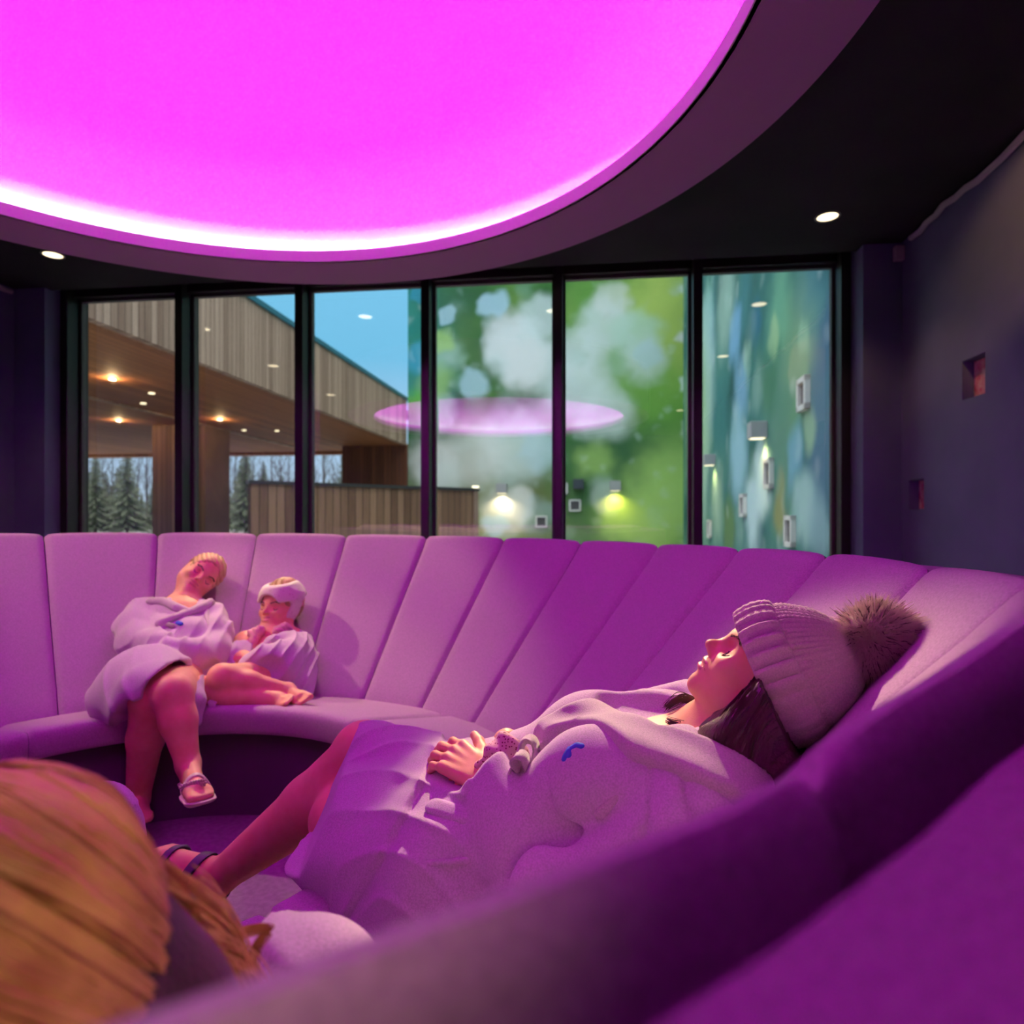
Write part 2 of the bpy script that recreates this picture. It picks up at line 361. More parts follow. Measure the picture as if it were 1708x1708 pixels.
def seat(a0, a1):
    NT = 40; vs = []; P = [(1.10,.312),(1.0,.330),(.85,.358),(.74,.379),(.705,.384),(.688,.383),(.676,.376),(.671,.364),(.670,.345),(.672,.31),(.676,.297),(.69,.291),(.75,.290),(1.10,.27)]
    m = len(P)
    for i in range(NT+1):
        t = .5-.5*math.cos(PI*i/NT); az = a0+(a1-a0)*t; d = min(t,1-t)*(a1-a0)*PI/180*.9; g = .010*math.exp(-(d/.012)**2)
        for k_, (r,z) in enumerate(P):
            vs.append(S(az, r+(g if 4 < k_ < 11 else 0), z-(g if k_ < 8 else 0)) - Vector((CX,CY,0)))
    fs = []
    for i in range(NT):
        for k_ in range(m): fs.append((i*m+k_, i*m+(k_+1)%m, (i+1)*m+(k_+1)%m, (i+1)*m+k_))
    fs.append(tuple(range(m))[::-1]); fs.append(tuple(NT*m+k_ for k_ in range(m)))
    o = obj('seat_cushion', vs, fs, M['sofa'], sofa, True); e_ = o.modifiers.new('e','EDGE_SPLIT'); e_.split_angle = R(50)
for a in (40,129.5,219.5,310): seat(a+.1, a+89.4 if a != 219.5 else a+90.4)
MB().lathe([(.725,0),(1.5,0),(1.5,.27),(.725,.289)], 96, closed=True).build('plinth', M['plinth'], sofa)
zl = E-.086
mb = MB().lathe([(1.70,zl),(1.955,zl),(1.96,zl-.01),(1.96,0.002),(1.93,0.002),(1.93,zl-.03),(1.70,zl-.03)], 128, closed=True)
o = mb.build('back_ledge', M['sofa'], sofa)
# the ledge's inner edge follows the crest
me = o.data
for v in me.vertices:
    r = math.hypot(v.co.x, v.co.y)
    if r < 1.75:
        az = math.degrees(math.atan2(v.co.x, v.co.y)); az = wrap(az); rc = interp(CREST_R, az)+.036+.006*max(0,1-abs(az-142)/25); v.co.x *= rc/r; v.co.y *= rc/r
    if v.co.z > zl-.05:
        az = math.degrees(math.atan2(v.co.x, v.co.y)); nk = max(0,min(1,(32-abs(wrap(az)-148))/10)); v.co.z += .086-((interp(CREST_H, wrap(az))+.034)*(1-nk)+.096*nk)
# ------------------------------------------------------------------ outside
struct(obj('ground', [(-80,5,-.1),(80,-5,-.1),(90,160,-.1),(-90,160,-.1)], [(0,1,2,3)], M['paving']))
ZB, ZT = E+2.15, E+3.44; TF = -5.30; NF = 17.98
def mural_mat(name, blobs, base=((.02,.10,.04),(.10,.26,.06),(.30,.45,.12)), seed=0, axis='t'):
    m = principled(name, (.3,.5,.3), .85, spec=.15); n = m.node_tree; L = n.links.new; b = n.nodes['Principled BSDF']
    tc = n.nodes.new('ShaderNodeTexCoord'); mp = n.nodes.new('ShaderNodeMapping'); mp.inputs['Location'].default_value = (seed,seed*.7,0); L(tc.outputs['Object'], mp.inputs[0])
    no = n.nodes.new('ShaderNodeTexNoise'); no.inputs['Scale'].default_value = .55; no.inputs['Detail'].default_value = 2.5; L(mp.outputs[0], no.inputs[0])
    rp = n.nodes.new('ShaderNodeValToRGB'); L(no.outputs[0], rp.inputs[0]); e = rp.color_ramp.elements
    e[0].position = .3; e[0].color = (*base[0],1); e[1].position = .72; e[1].color = (*base[2],1); q = e.new(.5); q.color = (*base[1],1)
    cur = rp.outputs[0]; sp = n.nodes.new('ShaderNodeSeparateXYZ'); L(tc.outputs['Object'], sp.inputs[0])
    cb = n.nodes.new('ShaderNodeCombineXYZ'); L(sp.outputs[0 if axis == 't' else 1], cb.inputs[0]); L(sp.outputs[2], cb.inputs[1])
    dn = n.nodes.new('ShaderNodeTexNoise'); dn.inputs['Scale'].default_value = 1.8; dn.inputs['Detail'].default_value = 1; L(cb.outputs[0], dn.inputs[0])
    sc = n.nodes.new('ShaderNodeVectorMath'); sc.operation = 'SCALE'; sc.inputs[3].default_value = .55
    s0 = n.nodes.new('ShaderNodeVectorMath'); s0.operation = 'SUBTRACT'; s0.inputs[1].default_value = (.5,.5,.5); L(dn.outputs[1], s0.inputs[0]); L(s0.outputs[0], sc.inputs[0])
    av = n.nodes.new('ShaderNodeVectorMath'); av.operation = 'ADD'; L(cb.outputs[0], av.inputs[0]); L(sc.outputs[0], av.inputs[1])
    sz = n.nodes.new('ShaderNodeVectorMath'); sz.operation = 'MULTIPLY'; sz.inputs[1].default_value = (1,1,0); L(av.outputs[0], sz.inputs[0]); pos = sz.outputs[0]
    for (u, z, r, col, soft, op) in blobs:
        col = tuple(min(.95, c_**.85*1.12) for c_ in col)
        d = n.nodes.new('ShaderNodeVectorMath'); d.operation = 'DISTANCE'; L(pos, d.inputs[0]); d.inputs[1].default_value = (u,z,0)
        mr = n.nodes.new('ShaderNodeMapRange'); mr.interpolation_type = 'SMOOTHSTEP'; L(d.outputs['Value'], mr.inputs[0])
        mr.inputs[1].default_value = r*(1+soft*1.15+.03); mr.inputs[2].default_value = r*(1-min(.95,soft*1.15)); mr.inputs[3].default_value = 0; mr.inputs[4].default_value = op
        mx = n.nodes.new('ShaderNodeMix'); mx.data_type = 'RGBA'; L(mr.outputs[0], mx.inputs[0]); L(cur, mx.inputs[6]); mx.inputs[7].default_value = (*col,1); cur = mx.outputs[2]
    # finer out-of-focus leaf spots over everything
    for (sc_, lo_, hi_, op_, cA, cB) in ((1.1,.30,.48,.28,(.55,.80,.72),(.30,.55,.10)),(2.3,.22,.42,.25,(.75,.90,.90),(.10,.28,.06))):
        vo = n.nodes.new('ShaderNodeTexVoronoi'); vo.inputs['Scale'].default_value = sc_; L(pos, vo.inputs[0])
        wn = n.nodes.new('ShaderNodeTexWhiteNoise'); L(vo.outputs['Position'], wn.inputs[0])
        cm = n.nodes.new('ShaderNodeMix'); cm.data_type = 'RGBA'; g2 = n.nodes.new('ShaderNodeMath'); g2.operation = 'GREATER_THAN'; g2.inputs[1].default_value = .45; L(wn.outputs[0], g2.inputs[0]); L(g2.outputs[0], cm.inputs[0]); cm.inputs[6].default_value = (*cB,1); cm.inputs[7].default_value = (*cA,1)
        mr = n.nodes.new('ShaderNodeMapRange'); mr.interpolation_type = 'SMOOTHSTEP'; L(vo.outputs['Distance'], mr.inputs[0]); mr.inputs[1].default_value = hi_; mr.inputs[2].default_value = lo_*.4; mr.inputs[3].default_value = 0; mr.inputs[4].default_value = op_
        mu = n.nodes.new('ShaderNodeMath'); mu.operation = 'MULTIPLY'; L(mr.outputs[0], mu.inputs[0]); L(wn.outputs[0], mu.inputs[1])
        mx = n.nodes.new('ShaderNodeMix'); mx.data_type = 'RGBA'; L(mu.outputs[0], mx.inputs[0]); L(cur, mx.inputs[6]); L(cm.outputs[2], mx.inputs[7]); cur = mx.outputs[2]
    L(cur, b.inputs['Base Color']); return m
def on_wall(px, py, n=18.1):      # where a ray meets the front mural wall, in room axes (t, z)
    u = (px-854)/F; Y = n/(u*NX+NY); p = Vector((u*Y, Y)); return (p.x*NY-p.y*NX, E-(py-H0)/F*Y, Y/F)
PALE=(.72,.88,.82); WHITE=(.85,.93,.95); BLUE=(.45,.68,.95); MINT=(.5,.75,.6); YEL=(.50,.66,.12); DKG=(.03,.10,.04); GRN=(.14,.36,.05); TEAL=(.01,.22,.20); TBLU=(.03,.33,.55); OLIVE=(.16,.15,.05); BRT=(.38,.62,.14)
FB = [(700,520,60,TEAL,.6,.9),(690,640,60,TEAL,.7,.8),(700,490,16,TBLU,.2,.8),(700,600,24,TBLU,.3,.7),(692,680,26,(.10,.42,.03),.5,.9),(760,500,60,DKG,.7,.8),(820,590,50,DKG,.7,.7),
 (905,640,50,DKG,.6,.8),(1010,520,60,GRN,.7,.8),(1090,520,60,YEL,.7,.8),(1110,600,70,YEL,.6,.7),(1110,680,70,GRN,.6,.8),(1040,620,60,GRN,.6,.8),(1010,760,70,DKG,.6,.9),(1080,780,60,DKG,.6,.8),(720,760,60,DKG,.6,.7),
 (760,830,80,OLIVE,.6,.7),(880,800,40,DKG,.5,.7),(890,860,60,OLIVE,.6,.7),(980,850,60,DKG,.6,.8),(1090,860,70,BRT,.6,.9),(1130,800,60,BRT,.6,.8),(990,770,30,BRT,.5,.6),
 (865,585,52,PALE,.25,.9),(850,560,40,WHITE,.3,.7),(822,510,24,BLUE,.25,.8),(748,525,16,BLUE,.2,.7),(900,530,34,PALE,.3,.7),(880,610,40,WHITE,.35,.8),(790,640,24,BLUE,.3,.7),(960,590,45,PALE,.35,.7),
 (1010,545,45,PALE,.35,.75),(1060,560,40,MINT,.35,.7),(1020,500,30,WHITE,.3,.5),(1075,600,36,PALE,.4,.6),(960,650,60,PALE,.4,.8),(1010,690,45,PALE,.35,.6),(740,590,30,MINT,.5,.5),(730,690,30,MINT,.4,.6),
 (1080,590,22,BLUE,.3,.4),(860,740,60,PALE,.4,.75),(790,760,50,WHITE,.4,.6),(900,750,34,BLUE,.35,.5),(715,770,40,WHITE,.4,.7),(735,800,36,PALE,.4,.6),(860,840,30,WHITE,.25,.6),(840,850,42,(.9,.85,.75),.3,.6),(900,860,30,BLUE,.3,.3),
 (825,875,20,BLUE,.3,.6),(745,850,30,PALE,.4,.5),(735,570,20,BRT,.4,.7),(725,640,26,BRT,.5,.6),(1030,870,28,BRT,.3,.7),(1010,830,26,PALE,.35,.4),(1120,480,40,YEL,.5,.7),(1142,640,10,PALE,.5,.8),(1142,560,12,WHITE,.5,.8),(1143,720,10,PALE,.5,.7),(1140,480,10,PALE,.5,.7)]
fbl = []
for (px,py,r,c,s,o_) in FB:
    t, z, k = on_wall(px,py); fbl.append((t,z,r*k,c,s,o_))
M['mural'] = mural_mat('printed_leaf_mural', fbl)
struct(room_obj('wall_mural_front', rbox(TF, 2.62, 18.1, 18.4, -.1, 9), M['mural']))
# right mural wall runs back towards the window; it meets the front wall at t=2.53
P0, P1 = (2.53,18.1), (2.0,4.75); ANG = math.atan2(P0[0]-P1[0], P0[1]-P1[1])
def on_side(px, py):
    u = (px-854)/F; dt, dn = u*NY-NX, u*NX+NY      # per metre of Y
    # t = dt*Y, n = dn*Y ; line t = P1t + (n-P1n)*k
    k = (P0[0]-P1[0])/(P0[1]-P1[1]); Y = (P1[0]-P1[1]*k)/(dt-dn*k); n = dn*Y
    return (n-P1[1])/math.cos(ANG), E-(py-H0)/F*Y, Y
SB = []
rs = np.random.default_rng(11)
for (px,py,r,c,s,o_) in [(1180,520,.6,(.10,.30,.14),.6,.8),(1240,500,.5,(.04,.18,.20),.6,.9),(1300,520,.5,(.12,.36,.22),.6,.9),(1350,520,.5,(.05,.18,.24),.6,.9),(1200,600,.7,(.06,.22,.18),.6,.8),(1330,600,.6,(.20,.38,.18),.6,.7),
  (1180,560,.9,(.25,.55,.60),.5,.6),(1225,560,.45,(.18,.42,.70),.5,.8),(1235,650,.5,(.20,.42,.66),.5,.7),(1260,540,.3,(.02,.12,.20),.6,.9),(1285,640,.4,(.04,.16,.08),.6,.8),(1310,700,.5,(.08,.22,.14),.6,.8),(1370,620,.4,(.05,.14,.22),.6,.9),(1375,760,.5,(.06,.14,.24),.6,.8),
  (1200,700,.8,(.03,.16,.16),.6,.8),(1230,760,.6,(.26,.50,.62),.5,.9),(1270,800,.4,(.55,.75,.75),.5,.9),(1255,850,.5,(.45,.66,.72),.5,.9),(1300,850,.3,(.22,.24,.07),.5,.9),(1340,850,.35,(.28,.48,.50),.5,.9),(1365,880,.3,(.24,.42,.50),.5,.7),(1195,840,.7,(.25,.42,.30),.5,.8),(1215,880,.5,(.10,.20,.05),.5,.8),
  (1172,640,1.5,(.5,.72,.72),.4,.7),(1168,780,1.2,(.42,.65,.55),.4,.7),(1352,700,.25,(.30,.50,.30),.5,.7),(1325,760,.25,(.16,.40,.62),.5,.6),(1290,560,.2,(.4,.62,.3),.5,.6),(1340,560,.18,(.3,.52,.34),.5,.6),(1245,600,.25,(.34,.58,.42),.5,.6),(1385,540,.3,(.04,.10,.2),.5,.8),(1210,500,.8,(.40,.62,.5),.5,.6),(1160,700,2.,(.30,.52,.18),.4,.7)]:
    u_, z_, Y_ = on_side(px,py); SB.append((u_, z_, r, c, s, o_))
M['mural_side'] = mural_mat('printed_leaf_mural_side', SB, ((.02,.10,.10),(.06,.22,.20),(.20,.38,.26)), 5, 'n')
LS = math.hypot(P0[0]-P1[0],P0[1]-P1[1])
g = MB().box((0,0,-.1),(.3,LS,9)); o = struct(obj('wall_mural_side', g.v, g.f, M['mural_side']))
SIDE = Matrix.Translation(W(P1[0],P1[1],0)) @ Matrix.Rotation(ROT-ANG,4,'Z'); o.matrix_world = SIDE
# canopy building
struct(room_obj('facade_fascia', rbox(TF-.12, TF, 4.95, NF, ZB, ZT), M['facade']))
o = room_obj('roof_edge_cap', rbox(TF-.16, TF+.035, 4.95, NF, ZT, ZT+.09), M['teal_metal']); struct(o)
struct(room_obj('canopy_ceiling', rbox(-17, TF-.12, 4.95, 19.6, ZB, ZB+.1), M['soffit_wood']))
struct(room_obj('canopy_roof', rbox(-17, TF-.12, 4.95, 19.6, ZT-.3, ZT-.2), M['grey_cap']))
struct(room_obj('canopy_edge_beam', rbox(-17, -7.3, 19.3, 19.7, ZB-.08, ZT), M['soffit_wood']))
struct(room_obj('canopy_end_wall', rbox(-7.25, TF, NF, NF+.25, -.1, ZB), M['facade_dark']))
struct(room_obj('canopy_step', rbox(-8.75, -8.65, 5, 19.3, ZB-.03, ZB), M['facade']))
def pillar(px0, px1, Y, lab, mat, dd=1.0):
    x0, x1 = (px0-854)/F*Y, (px1-854)/F*Y; t0 = x0*NY-Y*NX; t1 = x1*NY-Y*NX; n = (x0+x1)/2*NX+Y*NY
    o = room_obj('timber_pillar', rbox(t0,t1,n,n+dd,-.1,ZB-.001), mat); tag(o, lab, 'pillar'); return o
pillar(250, 345, 14.5, 'broad timber clad pillar holding up the outdoor canopy', M['facade_x'])
# canopy downlights
for i, (px,py) in enumerate([(187,631),(253,655),(239,672),(198,701),(300,720),(341,720),(367,699),(407,717),(462,718)]):
    Y = 2.15*F/(H0-py); Y = min(Y, 18.5)
    e = empty('canopy_spot', ((px-854)/F*Y, Y, ZB-.001), 'small warm spot lamp in the timber canopy ceiling, one of the starry cluster', 'downlight', 'spot lamps in the canopy ceiling')
    if i in (8,): e['label'] = 'rightmost warm spot lamp in the timber canopy ceiling'
    MB().lathe([(.0005,-.02),(.05,-.02),(.05,0),(.0005,0)], 16, closed=True).build('lens', M['warm_lamp'], e)
    if i % 3 == 0:
        ld = bpy.data.lights.new('canopy_beam','POINT'); ld.energy = 22; ld.color = (1,.62,.3); ld.shadow_soft_size = .025
        l = bpy.data.objects.new('canopy_beam', ld); COL.objects.link(l); l.parent = e; l.location = (0,0,-.07)
# low board fence
A = at(417,801,9.0); B = at(797,814.5,11.3); hh = A.z
fv = B-A; fl = math.hypot(fv.x,fv.y); fa = math.atan2(fv.y,fv.x)
f = empty('board_fence', (A.x,A.y,0), 'low weathered board fence with dark cap in front of the canopy', 'fence', rz=fa)
MB().box((0,0,-.1),(fl,.12,hh-.05)).build('board_panel', M['facade_x'], f)
MB().box((-.02,-.03,hh-.05),(fl+.02,.15,hh)).build('cap_rail', M['grey_cap'], f)
MB().box((fl-.09,-.02,-.1),(fl,.14,hh-.05)).build('end_post', M['facade'], f)
o = MB().box((fl-.12,-.035,hh),(fl-.0,.0,hh+.04)).build('end_lamp', M['warm_lamp'], f)
# wall lamps and vent frames on the murals
FRONT = Matrix.Rotation(ROT,4,'Z')
def wall_lamp(M4, label, lit=True, s=1.0, power=60, col=(1,.62,.25)):
    e = empty('wall_lamp', (0,0,0), label, 'wall lamp', 'square lamps on the mural walls' if lit else None); e.matrix_world = M4     # local -y leaves the wall
    o = bevel(MB().box((-.11*s,-.2*s,0),(.11*s,-.0,.20*s)).build('housing', M['lamp_grey'] if lit else M['dark_lamp'], e), .006, 1)
    if lit:
        MB().box((-.09*s,-.18*s,-.006),(.09*s,-.02,.004)).build('lens', M['warm_lamp'], e)
        ld = bpy.data.lights.new('wall_lamp_beam','SPOT'); ld.energy = power; ld.color = col; ld.spot_size = R(150); ld.spot_blend = .8; ld.shadow_soft_size = .06
        l = bpy.data.objects.new('wall_lamp_beam', ld); COL.objects.link(l); l.parent = e; l.location = (0,-.12*s,-.03)
for (px,py,lab,li,c_) in [(838,815,'lit square lamp on the front mural wall near the fence end',True,(1,.75,.5)),(1026,811,'lit square lamp with yellow glow on the green front mural',True,(1,.72,.1)),(965,808,'unlit dark lamp on the front mural beside a window mullion',False,None)]:
    t,z,k_ = on_wall(px,py+8); wall_lamp(FRONT @ Matrix.Translation((t,18.1,z)), lab, li, 1.35, 90, c_ or (1,1,1))
for (px,py,lab,pw) in [(1277,731,'nearest lit lamp on the right mural wall',26),(1192,776,'middle lit lamp on the right mural wall',40),(1138,802,'farthest lit lamp on the right mural wall, beside the corner',45)]:
    u_,z_,Y_ = on_side(px,py)
    wall_lamp(SIDE @ Matrix.Translation((0,u_,z_)) @ Matrix.Rotation(-PI/2,4,'Z'), lab, True, 1.0, pw, (1,.72,.3))
def vent(M4, label, w=.34, h=.34):
    e = empty('vent_box', (0,0,0), label, 'vent', 'white framed vents on the mural walls'); e.matrix_world = M4
    g = MB(); b_ = .05
    for (x0,x1,z0,z1) in ((-w/2,w/2,-h/2,-h/2+b_),(-w/2,w/2,h/2-b_,h/2),(-w/2,-w/2+b_,-h/2,h/2),(w/2-b_,w/2,-h/2,h/2)): g.box((x0,-.05,z0),(x1,.0,z1))
    g.build('frame', M['white_metal'], e)
    MB().box((-w/2+b_,-.015,-h/2+b_),(w/2-b_,.0,h/2-b_)).build('louvre', M['slat_dark'], e)
for (px,py,lab) in [(903,870,'white framed square vent low on the front mural, left of the second mullion'),(959,843,'white framed square vent below the unlit lamp'),(937,815,'white framed vent half hidden by a window mullion')]:
    t,z,k_ = on_wall(px,py); vent(FRONT @ Matrix.Translation((t,18.1,z)), lab)
for (px,py,w,h,lab) in [(1344,657,.30,.32,'highest white framed vent on the right mural wall'),(1285,790,.34,.36,'white framed vent lit by the nearest wall lamp'),(1242,843,.34,.33,'small white framed vent between two lit lamps on the right mural'),(1321,886,.30,.33,'nearest low white framed vent on the right mural wall'),(1185,882,.36,.36,'farther low white framed vent on the right mural wall'),(1131+7,840,.36,.36,'white framed vent at the far corner of the mural walls')]:
    u_,z_,Y_ = on_side(px,py); vent(SIDE @ Matrix.Translation((0,u_,z_)) @ Matrix.Rotation(-PI/2,4,'Z'), lab, w, h)

# ------------------------------------------------------------------ trees beyond the canopy
M['needles'] = add_noise(principled('spruce_needles', (.08,.1,.06), .9, spec=.1), (.09,.10,.07), (.24,.25,.17), 1.5, 3)
M['bark'] = principled('bark', (.09,.07,.06), .9)
def conifer_mesh(seed, h):
    r_ = random.Random(seed); v = []; f_ = []
    nb = int(h*26)
    for i in range(nb):
        z = .08*h + .92*h*(i/nb)**.9; L_ = (h-z)*.23+.15; L_ *= r_.uniform(.6,1.15); a = i*2.4+r_.uniform(-.3,.3)
        dx, dy = math.cos(a), math.sin(a); px_, py_ = -dy, dx
        for s_ in range(4):
            q0 = s_/4; q1 = (s_+1)/4+.12; w_ = L_*.2*(1-q0*.8); dr = .35
            zz0 = z-dr*L_*q0; zz1 = z-dr*L_*q1-.05; k_ = len(v)
            jj = r_.uniform(-.1,.1)
            v += [(dx*L_*q0,dy*L_*q0,zz0),(dx*L_*q1+px_*w_,dy*L_*q1+py_*w_,zz1-w_*.5+jj),(dx*L_*(q1+.05),dy*L_*(q1+.05),zz1+.05),(dx*L_*q1-px_*w_,dy*L_*q1-py_*w_,zz1-w_*.5-jj)]
            f_ += [(k_,k_+1,k_+2),(k_,k_+2,k_+3)]
    return v, f_
def conifer(seed, h):
    e = empty('spruce_tree', (0,0,0)); v, f_ = conifer_mesh(seed,h)
    obj('branches', v, f_, M['needles'], e); MB().tube([(0,0,-.1),(0,0,h*.97)], [.014*h,.01], 6).build('trunk', M['bark'], e); return e
def bare(seed, h):
    e = empty('bare_birch', (0,0,0)); r_ = random.Random(seed); mb = MB(); tr = MB()
    tr.tube([(0,0,-.1),(.1,0,h*.5),(r_.uniform(-.2,.2),0,h)], [.012*h,.008*h,.01], 6)
    for i in range(34):
        z = h*r_.uniform(.25,.98); a = r_.uniform(0,6.28); l = (h-z)*.35+.5; p = Vector((0,0,z)); d = Vector((math.cos(a)*.6,math.sin(a)*.6,.8)); q = p+d*l*.6; e2 = q+Vector((d.x*.3,d.y*.3,1))*l*.4
        mb.tube([p,q,e2], [.022,.014,.005], 4, False)
        for j in range(4):
            s_ = q+(e2-q)*r_.random(); a2 = a+r_.uniform(-1.2,1.2); mb.tube([s_, s_+Vector((math.cos(a2)*.3,math.sin(a2)*.3,.5))*l*.5], [.011,.004], 3, False)
    mb.build('branches', M['bark'], e); tr.build('trunk', M['bark'], e); return e
protoC = [conifer(1,9), conifer(2,12), conifer(3,7)]; protoB = [bare(4,8), bare(5,9.5)]
def copy_tree(root, loc, rz, s, label, cat, group):
    c = root.copy(); COL.objects.link(c); c.location = loc; c.rotation_euler = (0,0,rz); c.scale = (s,s,s); c['label'] = label; c['category'] = cat; c['group'] = group
    for ch in list(root.children): q = ch.copy(); COL.objects.link(q); q.parent = c
    return c
rt_ = random.Random(21)
for i in range(46):
    px = 138+i*9.8 if i < 30 else 440+(i-30)*10; Y = 58+rt_.uniform(-4,4)+(i%3)*9; k_ = rt_.choice([0,1,2,2]); s_ = rt_.uniform(.50,.95)*(.62 if k_ == 1 else .8 if k_ == 0 else 1)
    copy_tree(protoC[k_], ((px-854)/F*Y, Y, -.1), rt_.uniform(0,6), s_, ['tall dark spruce in the woods beyond the canopy','slender dark spruce in the woods beyond the canopy','short dense spruce in the woods beyond the canopy'][k_], 'tree', ['tall spruces','slender spruces','short spruces'][k_]+' beyond the canopy')
for px,Y,s_ in ((212,50,.80),(410,52,.82),(160,50,.72),(575,54,.78)):
    copy_tree(protoC[0], ((px-854)/F*Y, Y, -.1), 0, s_, 'tall dark spruce in the woods beyond the canopy', 'tree', 'tall spruces beyond the canopy')
for i in range(30):
    px = 142+i*14.8; Y = 54+rt_.uniform(-3,12)
    copy_tree(protoB[i%2], ((px-854)/F*Y, Y, -.1), rt_.uniform(0,6), rt_.uniform(.75,1.0), 'leafless birch with thin upright twigs in the woods beyond the canopy', 'tree', 'leafless birches beyond the canopy')
for p_ in protoC+protoB:
    for ch in list(p_.children): bpy.data.objects.remove(ch)
    bpy.data.objects.remove(p_)
# ------------------------------------------------------------------ solid modelling of people: smooth distance fields turned into one quad surface
def V3(p): return np.asarray(p, dtype=np.float32)
def cap(P, a, b, ra, rb):
    a = V3(a); b = V3(b); ba = b-a; t = np.clip(((P-a)@ba)/max(float(ba@ba),1e-9), 0, 1)
    return np.linalg.norm(P-a-t[:,None]*ba, axis=1) - (ra+(rb-ra)*t)
def ell(P, c, r, M_=None):
    q = P-V3(c)
    if M_ is not None: q = q@M_        # columns of M_ are the ellipsoid's axes
    r = V3(r); k0 = np.linalg.norm(q/r, axis=1); k1 = np.linalg.norm(q/(r*r), axis=1)
    return k0*(k0-1)/np.maximum(k1,1e-6)
def smin(a, b, k):
    h = np.maximum(k-np.abs(a-b), 0)/k; return np.minimum(a,b)-h*h*k*.25
def smax(a, b, k): return -smin(-a,-b,k)
def chain(P, pts, k=.03):
    """pts: list of (point, radius) joined by tapering limbs"""
    d = None
    for (a,ra),(b,rb) in zip(pts[:-1],pts[1:]):
        e = cap(P,a,b,ra,rb); d = e if d is None else smin(d,e,k)
    return d
def path(P, pts):
    d = None
    for a,b in zip(pts[:-1],pts[1:]):
        e = cap(P,a,b,0,0); d = e if d is None else np.minimum(d,e)
    return d
def surf(fn, lo, hi, h, exclude=(), B=8):
    lo = V3(lo); hi = V3(hi); n = np.ceil((hi-lo)/h).astype(int); nb = (n+B-1)//B
    # coarse: centre of every block
    g = np.stack(np.meshgrid(*[np.arange(k) for k in nb], indexing='ij'), -1).reshape(-1,3)
    c = lo+(g+.5)*B*h; d = fn(c.astype(np.float32)); act = g[np.abs(d) < B*h*.95+.022]
    o = np.stack(np.meshgrid(*[np.arange(B+1)]*3, indexing='ij'), -1).reshape(-1,3)
    VS = []; KEY = []; FS = []; dims = nb*B+2
    off = [(i,j,k) for i in (0,1) for j in (0,1) for k in (0,1)]
    edges = [(a,b) for a in range(8) for b in range(a+1,8) if bin(a^b).count('1') == 1]
    for s in range(0, len(act), 400):
        blk = act[s:s+400]; idx = blk[:,None,:]*B+o[None]; P = lo+idx.reshape(-1,3)*h
        D = fn(P.astype(np.float32)).reshape(len(blk),B+1,B+1,B+1)
        cor = np.stack([D[:,i:i+B,j:j+B,k:k+B] for i,j,k in off], -1); sg = cor < 0; m = sg.any(-1)&~sg.all(-1)
        bi,ci,cj,ck = np.nonzero(m); C_ = cor[bi,ci,cj,ck]; acc = np.zeros((len(C_),3)); cnt = np.zeros(len(C_))
        for a,b in edges:
            x = (C_[:,a]<0)!=(C_[:,b]<0); t = np.where(x, C_[:,a]/np.where(x,C_[:,a]-C_[:,b],1), 0)
            pa = np.array(off[a],float); pb = np.array(off[b],float)
            acc += np.where(x[:,None], pa+(pb-pa)*t[:,None], 0); cnt += x
        cell = blk[bi]*B+np.stack([ci,cj,ck],-1); VS.append(lo+(cell+acc/cnt[:,None])*h); KEY.append(cell)
        for ax in range(3):    # sign changes along the edge leaving corner 0 of each cell
            a1, a2 = [(1,2),(2,0),(0,1)][ax]; b_ = {0:4,1:2,2:1}[ax]
            s0 = C_[:,0]<0; s1 = C_[:,b_]<0; x = s0!=s1; cc = cell[x]; e1 = np.zeros(3,int); e1[a1] = 1; e2 = np.zeros(3,int); e2[a2] = 1
            q = np.stack([cc, cc-e1, cc-e1-e2, cc-e2], 1); fl = s0[x]; q[~fl] = q[~fl][:,::-1]; FS.append(q)
    if not VS: return np.zeros((0,3)), np.zeros((0,4),int)
    VS = np.concatenate(VS); KEY = np.concatenate(KEY); FS = np.concatenate(FS)
    enc = lambda k: (k[...,0].astype(np.int64)*dims[1]+k[...,1])*dims[2]+k[...,2]
    ke = enc(KEY); od = np.argsort(ke); ke = ke[od]; VS = VS[od]; fe = enc(FS); ok = (FS>=0).all((1,2))
    pos = np.clip(np.searchsorted(ke, fe), 0, len(ke)-1); ok &= (ke[pos]==fe).all(1); F_ = pos[ok]
    for (l_,h_) in exclude:
        c = VS[F_].mean(1); ins = ((c>V3(l_))&(c<V3(h_))).all(1); F_ = F_[~ins]
    # drop unused
    us = np.unique(F_); mp = -np.ones(len(VS),int); mp[us] = np.arange(len(us)); return VS[us], mp[F_]
def qobj(name, parts, mats, parent, matfn=None, loc=None):
    """parts: list of (verts, quads); one mesh object, positions stored relative to loc"""
    vs = []; fs = []; k = 0
    for v,f in parts:
        vs.append(v); fs.append(f+k); k += len(v)
    v = np.concatenate(vs); f = np.concatenate(fs); me = bpy.data.meshes.new(name)
    if loc is None: loc = (0,0,0)
    v = v-np.array(loc)
    me.vertices.add(len(v)); me.vertices.foreach_set('co', v.astype(np.float32).ravel())
    me.loops.add(f.size); me.loops.foreach_set('vertex_index', f.astype(np.int32).ravel())
    me.polygons.add(len(f)); me.polygons.foreach_set('loop_start', np.arange(0,f.size,4,dtype=np.int32)); 
    me.polygons.foreach_set('use_smooth', np.ones(len(f),bool))
    for m in mats: me.materials.append(m)
    if matfn is not None:
        c = (v[f].mean(1)+np.array(loc)).astype(np.float32); me.polygons.foreach_set('material_index', matfn(c).astype(np.int32))
    me.update(); me.validate(); o = bpy.data.objects.new(name, me); COL.objects.link(o)
    if parent: o.parent = parent
    return o
